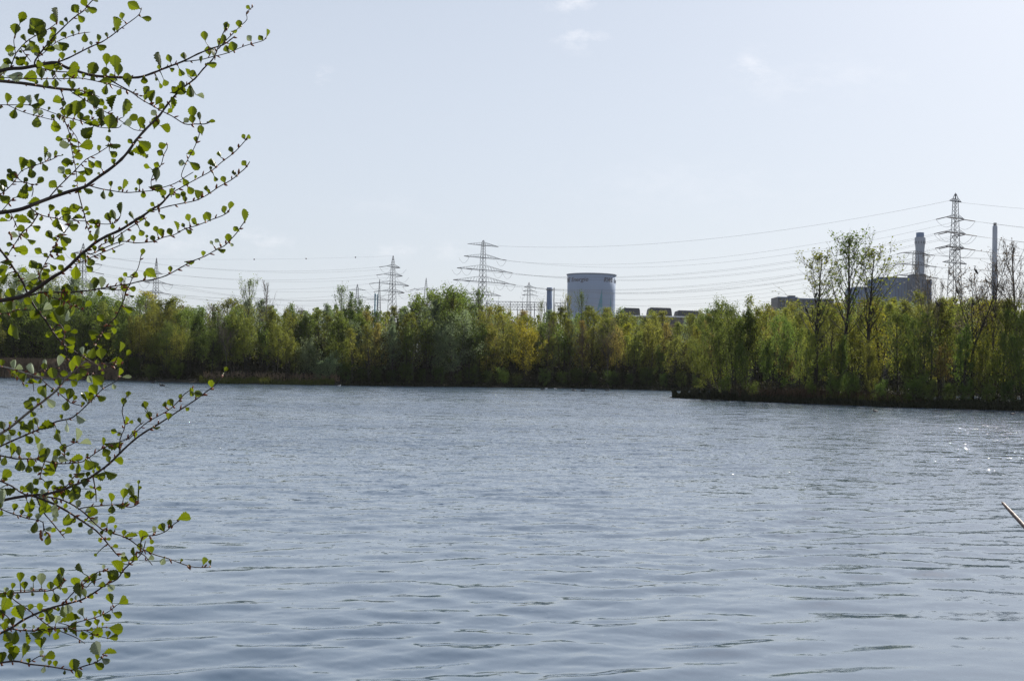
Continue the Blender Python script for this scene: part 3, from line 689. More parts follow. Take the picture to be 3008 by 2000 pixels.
KIND = {'alder': ('alder_tree', 'alder', 'green alder'), 'olive': ('birch_tree', 'birch', 'olive-green birch'), 'silver': ('willow_tree', 'willow', 'silvery willow'),
        'dark': ('alder_tree', 'alder', 'dark green alder'), 'bronze': ('birch_tree', 'birch', 'bronze birch'), 'yellow': ('willow_tree', 'willow', 'yellow-green willow'),
        'bare': ('bare_tree', 'tree', 'bare brown tree'), 'poplar': ('poplar_tree', 'poplar', 'sparse poplar'), 'sapling': ('sapling_clump', 'sapling clump', 'thin-stemmed sapling clump'),
        'fork': ('bare_tree', 'tree', 'bare forked tree'), 'shrub': ('willow_bush', 'bush', 'willow bush'), 'willow': ('willow_tree', 'willow', 'green willow')}
n_tree = 0
def plant(key, x, y, height, width=1.0, rz=None, label=None, group=None, lean=(0, 0), name=None):
    global n_tree
    tr, cr = PROTO[key]; nm, cat, _ = KIND[key.split('_')[0]]; nm = name or nm
    root = empty(nm, (x, y, gz(x, y) - .12), rnd.uniform(0, 6.28) if rz is None else rz)
    if key.split('_')[0] in ('poplar', 'bare', 'fork'): height *= .955
    s = height / 10.0; root.scale = (s * width, s * width, s); root.rotation_euler.x = lean[0]; root.rotation_euler.y = lean[1]
    link('trunk', tr, root); link('crown', cr, root); n_tree += 1
    tag(root, label, cat, group); return root
def tree_px(key, px, ptop, Y, width=1.0, **kw):
    top = at(px, ptop, Y); z = top.z - gz(top.x, Y)
    return plant(key, top.x, Y, z, width, **kw)

# skyline of the far wood: picture column, top row
_tx = [-300, 0, 90, 250, 300, 440, 600, 690, 725, 780, 860, 900, 950, 1030, 1100, 1150, 1200, 1240, 1280, 1330, 1400, 1440, 1480, 1560, 1600, 1650, 1700, 1760, 1800, 1850, 1950, 2000, 2080, 2200, 2300, 2420, 2600, 2640, 2750, 3008, 3300]
_ty = [850, 868, 862, 866, 868, 872, 882, 874, 872, 880, 886, 892, 884, 876, 896, 882, 872, 860, 862, 852, 868, 892, 898, 908, 900, 898, 894, 898, 904, 912, 914, 912, 905, 900, 890, 878, 868, 862, 870, 872, 872]
def skyline(px): return float(np.interp(px, _tx, _ty)) + 7.0
SECT = [(-999, 330, 'behind the reed bed'), (330, 480, 'left of the grassy bank'), (480, 680, 'on the grassy bank'), (680, 860, 'around the pale-leaved tall poplar'),
        (860, 1050, 'behind the silvery willow bush'), (1050, 1220, 'under the spiked pylon'), (1220, 1370, 'between the spiked and broad pylons'), (1370, 1490, 'under the broad pylon'),
        (1490, 1600, 'around the round yellow willow'), (1600, 1700, 'under the short blue-grey stack'), (1700, 1820, 'under the cooling tower'),
        (1820, 1990, 'under the long factory hall'), (1990, 2200, 'behind the spit tip'), (2200, 2450, 'behind the leaning spit willows'), (2450, 2660, 'behind the tall spit poplars'), (2660, 9999, 'behind the bare spit trees')]
counts = {}; ORD = ['first', 'second', 'third', 'fourth', 'fifth', 'sixth', 'seventh', 'eighth', 'ninth', 'tenth', 'eleventh', 'twelfth']
pending = []
def mixkey(px, row, r):
    u_ = r.random()
    if px < 330: w = dict(alder_a=3, alder_b=3, olive_b=1.5, dark_a=1, willow_g=1.5, bare_a=.5)
    elif px < 700: w = dict(alder_a=2.4, alder_b=2.4, olive_b=1.6, olive_c=1, dark_b=.8, willow_g=1.2, bare_a=.4)
    elif px < 1050: w = dict(olive_b=2, olive_c=1.4, alder_b=1.6, silver_b=1, bare_a=.4, dark_a=.6, olive_a=1.2)
    elif px < 1450: w = dict(silver_b=1.5, olive_a=1.4, olive_b=1.4, dark_b=1.4, alder_b=1, silver_a=.8, bronze_a=.6, bare_a=.6, alder_a=.8)
    elif px < 1750: w = dict(olive_a=2, yellow_b=.7, silver_b=1.4, olive_b=1.4, olive_c=1, bronze_a=.5, bare_a=.8, alder_b=.5)
    elif px < 2300: w = dict(olive_a=2, yellow_b=1.3, olive_b=2, bronze_a=1, silver_b=.8, olive_c=1.4, alder_b=.4)
    else: w = dict(olive_a=2, yellow_b=1.6, olive_b=2, olive_c=1.5, silver_b=.6)
    if row >= 2: w = {k: (v if not k.startswith('dark') else v * .4) for k, v in w.items()}; w['bare_a'] = w.get('bare_a', .3) + (.5 if px < 1700 else .1)
    if row == 0: w['sapling_a'] = 2.2; w['sapling_b'] = .9; w['sapling_c'] = 1.6
    ks = list(w); tot = sum(w.values()); acc = 0
    for k in ks:
        acc += w[k] / tot
        if u_ <= acc: return k
    return ks[-1]
tr_ = random.Random(31)
for row, (off, step, top0, top1) in enumerate([(3.0, 38, 40, 90), (7.5, 54, 18, 60), (14, 56, 6, 32), (24, 60, -2, 12)]):
    px = -120 + row * 17
    while px < 3190:
        p = px + tr_.uniform(-.4, .4) * step; px += step * tr_.uniform(.8, 1.2)
        if p > 2330 and row == 0: continue
        if row == 0 and 0 < p < 345: continue
        Y = float(shore_Y(p)) + off + tr_.uniform(-1.5, 2.5) * (1 + row * .7)
        key = mixkey(p, row, tr_); yt = skyline(p) + tr_.uniform(top0, top1)
        if key.startswith('sapling'): yt += 8
        if key.startswith('bare') and row < 3: yt -= 8
        if 1480 < p < 1605 and row < 1: continue
        if 860 < p < 1040 and row == 0: yt += 35
        pending.append((p, row, key, yt, Y))
RW = ['front-row', 'second-row', 'third-row', 'rearmost']
pending.sort()
for (p, row, key, yt, Y) in pending:
    sec = next(s for s in SECT if s[0] <= p < s[1])[2]; kn = KIND[key.split('_')[0]][2]
    q = (sec, row, kn); counts[q] = counts.get(q, 0) + 1
    tree_px(key, p, yt, Y, tr_.uniform(.88, 1.3) * (1.12 if row == 3 else 1), label=f'{ORD[counts[q] - 1]} {RW[row]} {kn} from the left, {sec}', group='trees of the wood along the far shore')
# landmarks of the far shore
tree_px('poplar_c', 725, 823, shore_Y(725) + 9, .95, label='tall pale-leaved poplar rising above the left wood as a ragged spire')
tree_px('bare_a', 780, 824, shore_Y(780) + 14, .8, label='bare grey tree standing just behind the pale-leaved tall poplar')
tree_px('poplar_c', 1000, 842, shore_Y(1000) + 16, .8, label='pointed light green tree above the silvery willow bush')
tree_px('dark_b', 1040, 864, shore_Y(1040) + 14, .8, label='dark leafy tree beside the small distant pylon')
tree_px('bare_b', 668, 930, shore_Y(668) + 1.6, .9, label='grey waterside tree with a forked leaning trunk on the grassy bank')
tree_px('alder_a', 1330, 858, shore_Y(1330) + 10, 1.05, label='broad dark-topped tree left of the broad pylon')
tree_px('poplar_b', 1398, 850, shore_Y(1398) + 8, 1.1, label='tall loose-crowned tree right in front of the broad pylon', rz=1.0)
tree_px('dark_a', 1322, 925, shore_Y(1322) + 3, .9, label='dark narrow tree over thin leaning stems at the waterside')
tree_px('yellow_a', 1548, 946, shore_Y(1548) + 3, .95, label='round yellow willow, brightest tree on the far shore')
tree_px('willow_h', 1440, 920, shore_Y(1440) + 4, .9, label='grey-green willow with spreading limbs left of the yellow willow')
tree_px('poplar_a', 1592, 884, shore_Y(1592) + 18, .42, label='narrow dark spire tree in front of the blue-grey stack')
tree_px('poplar_a', 1668, 868, shore_Y(1668) + 20, .55, label='narrow spire tree before the left edge of the cooling tower')
tree_px('poplar_b', 1704, 859, shore_Y(1704) + 20, .62, label='dark ragged tree standing out against the cooling tower')
tree_px('bare_b', 1788, 935, shore_Y(1788) + 3, 1.0, label='spreading bare-limbed tree under the right side of the cooling tower')
tree_px('shrub_a', 905, 990, shore_Y(905) + 3.5, .62, label='silvery willow bush on the grassy bank, upper left part')
tree_px('shrub_a', 965, 1030, shore_Y(965) + 1.5, .8, label='silvery willow bush overhanging the water at the end of the grassy bank', rz=2.0)
for (p, yt, Y, k, w, lb) in ((105, 792, 330, 'silver_a', 1.2, 'tall hazy tree above the reed bed, leftmost'), (165, 800, 330, 'willow_h', 1.1, 'tall hazy tree behind the branch-hidden pylon'), (205, 822, 320, 'silver_b', 1.6, 'hazy grey-green tree left of the edge-on pylon'),
                              (35, 815, 330, 'willow_h', 1.1, 'hazy olive tree at the far left end of the wood'), (258, 818, 320, 'silver_a', .9, 'hazy silvery tree under the branch-hidden pylon'), (355, 812, 310, 'bare_a', .9, 'hazy thin-twigged tree between the two left pylons'),
                              (440, 862, 280, 'yellow_b', 1.5, 'rounded yellow-green tree at the foot of the edge-on pylon')):
    tree_px(k, p, yt, Y, w, label=lb)

# trees on the spit
SG = 'trees crowded on the spit'
sp = [  # px, top, depth behind waterline, key, width, label
 (2150, 868, 5, 'willow_g', .75, 'tallest windblown willow near the spit tip', -.10), (2105, 905, 3.5, 'willow_g', .75, 'dense green willow left of the windblown willow', -.16), (2060, 965, 2.6, 'willow_h', .7, 'low willow leaning out over the water at the spit tip', -.42),
 (2190, 900, 6, 'alder_b', 1.0, 'green alder between windblown and yellow-tinged trees', 0), (2232, 868, 7, 'olive_b', 1.0, 'yellow-tinged tree right of the windblown willow', 0),
 (2290, 915, 4, 'willow_g', .75, 'green willow with crooked stem in mid spit', .12), (2335, 905, 9, 'olive_a', 1.2, 'pale olive birch behind the crooked willow', 0), (2365, 950, 3.5, 'willow_g', .7, 'low green willow left of the poplar trio', .1),
 (2400, 739, 5, 'poplar_a', 1.35, 'leftmost of the three tall sparse poplars on the spit', .02), (2482, 690, 5.5, 'poplar_b', 1.30, 'tallest poplar, middle of the three on the spit', .0), (2553, 727, 6, 'poplar_a', 1.40, 'rightmost of the three tall sparse poplars', .02),
 (2440, 900, 8, 'olive_c', .9, 'olive birch between left and middle poplars', 0), (2515, 905, 9, 'olive_b', 1.0, 'olive birch between middle and right poplars', 0), (2600, 880, 9, 'yellow_b', 1.3, 'yellow-green tree right of the poplar trio', 0),
 (2470, 975, 3, 'alder_b', .8, 'low green alder at the foot of the middle poplar', 0), (2560, 985, 2.6, 'willow_h', .6, 'low willow bush at the foot of the right poplar', 0), (2640, 915, 5, 'alder_a', .9, 'bright green alder below the boiler house', 0),
 (2700, 905, 5.5, 'willow_g', .7, 'green willow below the flared chimney', 0), (2742, 738, 7, 'bare_b', .55, 'slim bare tree right of the flared chimney', 0), (2758, 880, 10, 'olive_c', 1.0, 'olive tree behind the slim bare tree', 0),
 (2800, 872, 10, 'olive_b', 1.1, 'olive tree under the tallest pylon', 0), (2862, 735, 5, 'fork_a', 1.1, 'big forked bare tree holding perched cormorants', 0), (2900, 905, 8, 'yellow_b', 1.3, 'yellow-green tree behind the big forked tree', 0),
 (2925, 760, 8, 'bare_a', .9, 'bare twiggy tree in front of the slender chimney', 0), (2978, 700, 8, 'bare_a', 1.1, 'tallest bare tree near the right edge', 0), (3030, 745, 6, 'bare_b', 1.1, 'bare tree at the right end of the spit', 0),
 (2950, 880, 6, 'olive_c', 1.0, 'olive tree between the right bare trees', 0), (3005, 890, 5, 'willow_g', .75, 'green willow at the right end of the view', 0), (2830, 945, 3, 'alder_b', .8, 'low alder left of the big forked tree', 0), (2885, 960, 3, 'willow_h', .6, 'low willow at the foot of the big forked tree', 0),
 (2985, 960, 2.6, 'willow_g', .6, 'low leaning willow right of the big forked tree', -.2), (2250, 985, 2.6, 'alder_b', .8, 'low alder at the spit waterside near the rusty reeds', 0), (2180, 990, 2.4, 'willow_g', .55, 'lowest green willow below the windblown willow', 0),
 (3070, 860, 6, 'olive_b', 1.1, 'olive tree beyond the right end of view', 0), (3140, 830, 7, 'alder_a', 1.1, 'green alder further along the spit', 0), (2320, 1010, 5, 'sapling_b', 1.0, 'bronze sapling clump among rusty reeds', 0),
 (2420, 1000, 6, 'sapling_a', 1.2, 'green sapling clump left of middle poplar', 0), (2665, 1000, 5, 'sapling_a', 1.2, 'green sapling clump below the boiler house', 0), (2770, 1000, 4, 'sapling_b', 1.2, 'thin stems below the tallest pylon', 0), (2925, 1010, 5, 'sapling_a', 1.2, 'thin stems right of the big forked trunk', 0)]
SPIT_TREE = {}
for (p, yt, off, k, w, lb, ln) in sp:
    if k.split('_')[0] not in ('poplar', 'bare', 'fork'): yt += 15
    SPIT_TREE[p] = tree_px(k, p - math.tan(ln) * 100, yt, float(spit_Y(p)) + off, w, label=lb, group=SG, lean=(0, ln) if ln else (0, 0), rz=0.0 if ln else None)

proto('shrub_b', 26, 'shrub', 'leaf_dark', 'bark_dark', .26); proto('shrub_c', 27, 'shrub', 'leaf_green', 'bark_dark', .24)
bc = {}
for (p, sc_) in ((350, .34), (395, .42), (445, .30), (520, .36), (1015, .40), (1060, .30), (1105, .36), (1150, .28), (1195, .40), (1240, .30), (1290, .34), (1345, .28), (1385, .38), (1430, .30), (1475, .34), (1520, .26), (1600, .36), (1650, .28), (1695, .38), (1745, .30), (1800, .34), (1850, .28), (1900, .40), (1950, .30), (2000, .34), (2045, .28)):
    sec = next(s for s in SECT if s[0] <= p < s[1])[2]; bc[sec] = bc.get(sec, 0) + 1
    Yb = float(shore_Y(p)) + 1.2; xb = at(p, 1100, Yb).x
    plant(tr_.choice(['shrub_b', 'shrub_b', 'shrub_c']), xb, Yb, 10 * sc_ * .8, tr_.uniform(.6, .95), label=f'{ORD[bc[sec] - 1]} low dark waterside bush from the left, {sec}', group='low bushes along the far waterline', name='waterside_bush')
for i, (p, sc_) in enumerate(((2130, .28), (2215, .22), (2385, .24), (2455, .34), (2500, .38), (2590, .28), (2690, .34), (2730, .30), (2790, .26), (2840, .30), (2905, .26), (2960, .30), (3040, .3))):
    Yb = float(spit_Y(p)) + 1.3; xb = at(p, 1100, Yb).x
    wh = ('below the windblown willow near the spit tip', 'left of the rusty reeds', 'just left of the leftmost tall poplar', 'between left and middle tall poplars', 'just right of the middle tall poplar', 'right of the poplar trio',
          'below the boiler house', 'below the flared chimney', 'left of the tallest pylon line', 'left of the big forked trunk', 'right of the big forked trunk', 'near the right end of the view', 'beyond the right end of view')[i]
    plant(tr_.choice(['shrub_b', 'shrub_c']), xb, Yb, 10 * sc_ * .8, tr_.uniform(.6, .9), label='low dark bush on the spit waterline ' + wh, group='low bushes along the spit', name='waterside_bush')

# ------------------------------------------------------------------ growth nobody could count
def shoreline_leaves(px0, px1, n, yfun, off0, off1, zmax, size, mat, name, label, seed, pw=1.6, aspect=.6):
    r = np.random.default_rng(seed); p = r.uniform(px0, px1, n); Y = yfun(p) + r.uniform(off0, off1, n) if off1 >= 0 else yfun(p)
    x = (p - W / 2) / F * Y; z = ground_z(x, Y); lump = .55 + .45 * np.sin(x * .9) * np.sin(x * .37 + 1) + .2 * np.sin(x * 2.3)
    z = np.maximum(z, .0) + zmax * r.uniform(0, 1, n) ** pw * np.clip(lump + .3, .25, 1.2)
    V, Fq = leaf_quads(np.stack([x, Y, z], 1), size, r, aspect=aspect); o = link(name, fast_mesh(name, V, Fq, M[mat])); tag(o, label, 'undergrowth', kind='stuff'); return o
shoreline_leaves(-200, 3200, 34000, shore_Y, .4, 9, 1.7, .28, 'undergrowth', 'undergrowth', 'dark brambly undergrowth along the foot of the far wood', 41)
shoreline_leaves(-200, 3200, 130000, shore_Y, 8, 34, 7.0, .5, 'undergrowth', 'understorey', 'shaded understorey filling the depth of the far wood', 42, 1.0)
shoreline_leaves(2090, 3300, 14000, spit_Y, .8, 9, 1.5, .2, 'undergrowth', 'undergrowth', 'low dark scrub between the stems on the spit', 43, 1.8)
def blades(px0, px1, n, yfun, off0, off1, hmin, hmax, width, mat, name, label, seed, hf=None, cat='reeds'):
    r = np.random.default_rng(seed); p = r.uniform(px0, px1, n); Y = yfun(p) + r.uniform(off0, off1, n); x = (p - W / 2) / F * Y
    z = np.maximum(ground_z(x, Y), -.1) - .05; h = r.uniform(hmin, hmax, n) * (1 if hf is None else hf(p)); a = r.uniform(0, 3.14, n); w = width * r.uniform(.6, 1.3, n)
    l = r.normal(0, .13, (n, 2)) * h[:, None]; c, s = np.cos(a) * w / 2, np.sin(a) * w / 2
    V = np.stack([np.stack([x - c, Y - s, z], 1), np.stack([x + c, Y + s, z], 1), np.stack([x + c * .8 + l[:, 0] * .4, Y + s * .8 + l[:, 1] * .4, z + h * .6], 1), np.stack([x - c * .2 + l[:, 0], Y - s * .2 + l[:, 1], z + h], 1)], 1).reshape(-1, 3)
    o = link(name, fast_mesh(name, V, np.arange(4 * n).reshape(n, 4), M[mat])); tag(o, label, cat, kind='stuff'); return o
blades(-250, 350, 22000, shore_Y, -.3, 4.5, 2.1, 2.8, .09, 'reed_dry', 'reed_bed', 'dry brown reed bed along the far left shore', 51, hf=lambda p: np.interp(p, [250, 350], [1, .55]))
blades(2120, 2740, 6000, spit_Y, .5, 5.0, .4, 1.2, .045, 'reed_rust', 'reed_fringe', 'rusty brown reeds along the spit waterside', 52, hf=lambda p: np.interp(p, [2090, 2200, 2400, 2600, 2760], [.6, .9, 1.2, 1.0, .4]))
blades(1978, 2200, 9000, spit_Y, -.1, 2.0, .5, .95, .07, 'sedge', 'sedge_tussocks', 'dark sedge tussocks on the tip of the spit', 53, hf=lambda p: .75 + .3 * np.sin(p * .21), cat='sedge')
blades(2200, 3250, 16000, spit_Y, -.2, 1.4, .25, .65, .06, 'sedge', 'bank_sedge', 'dark sedge edging the spit bank', 54, cat='sedge')
blades(590, 985, 9000, shore_Y, -.3, 2.2, .3, .8, .08, 'grass', 'bank_grass', 'pale green grass on the low bank by the willow bush', 55, cat='grass')
blades(2420, 2680, 6000, spit_Y, .6, 3.5, .3, .8, .06, 'grass', 'spit_grass', 'bright grass patch at the foot of the poplars', 56, cat='grass')
blades(600, 1000, 2200, shore_Y, .8, 3.2, .6, 1.5, .08, 'reed_dry', 'dead_grass', 'tan dead grass behind the low bank', 57, cat='grass')
blades(1000, 2080, 3000, shore_Y, .8, 4.5, .3, .9, .08, 'sedge', 'dead_herbs', 'dark dead herbs along the foot of the wood', 58, cat='herbs')
blades(1000, 2400, 6000, shore_Y, -.2, .8, .2, .5, .08, 'sedge', 'shore_sedge', 'dark tufts along the far waterline', 59, cat='sedge')
# the wood goes on behind the countable trees: crowns packed into one far mass
r = np.random.default_rng(77); Vs, Ms = [], []; mb = MB()
for k in range(430):
    p_ = r.uniform(-300, 3300); Y_ = r.uniform(218, 300); x_ = (p_ - W / 2) / F * Y_; zt_ = (horizon(p_) - skyline(p_) - r.uniform(6, 46)) / F * Y_ + 3
    n = 620; t = r.uniform(0, 1, n) ** .8; rad = (r.uniform(1.7, 2.9)) * (np.clip(1 - t, 0, 1) ** .55 + .08) * r.uniform(.25, 1, n) ** .5; a = r.uniform(0, 6.28, n)
    cl = .25 * np.sin(a * 3 + t * 9)
    Vs.append(np.stack([x_ + rad * np.cos(a) * (1 + cl), Y_ + rad * np.sin(a) * (1 + cl), 1.2 + (zt_ - 1.2) * t], 1)); Ms.append(np.full(n, int(r.uniform(0, 3.4)) % 4))
    mb.tube([(x_, Y_, 0), (x_ + r.uniform(-.3, .3), Y_, zt_ * .95)], [.13, .03], 4, cap=False)
V, Fq = leaf_quads(np.concatenate(Vs), .36, r, aspect=.75)
o = link('woodland', fast_mesh('woodland', V, Fq, [M['leaf_olive'], M['leaf_green'], M['leaf_silver'], M['leaf_bud']], mi=np.concatenate(Ms))); tag(o, 'mass of the wood continuing behind the shore trees', 'wood', kind='stuff')
o = mb.build('woodland_stems', M['bark_dark']); tag(o, 'slim stems deep inside the wood', 'wood', kind='stuff')
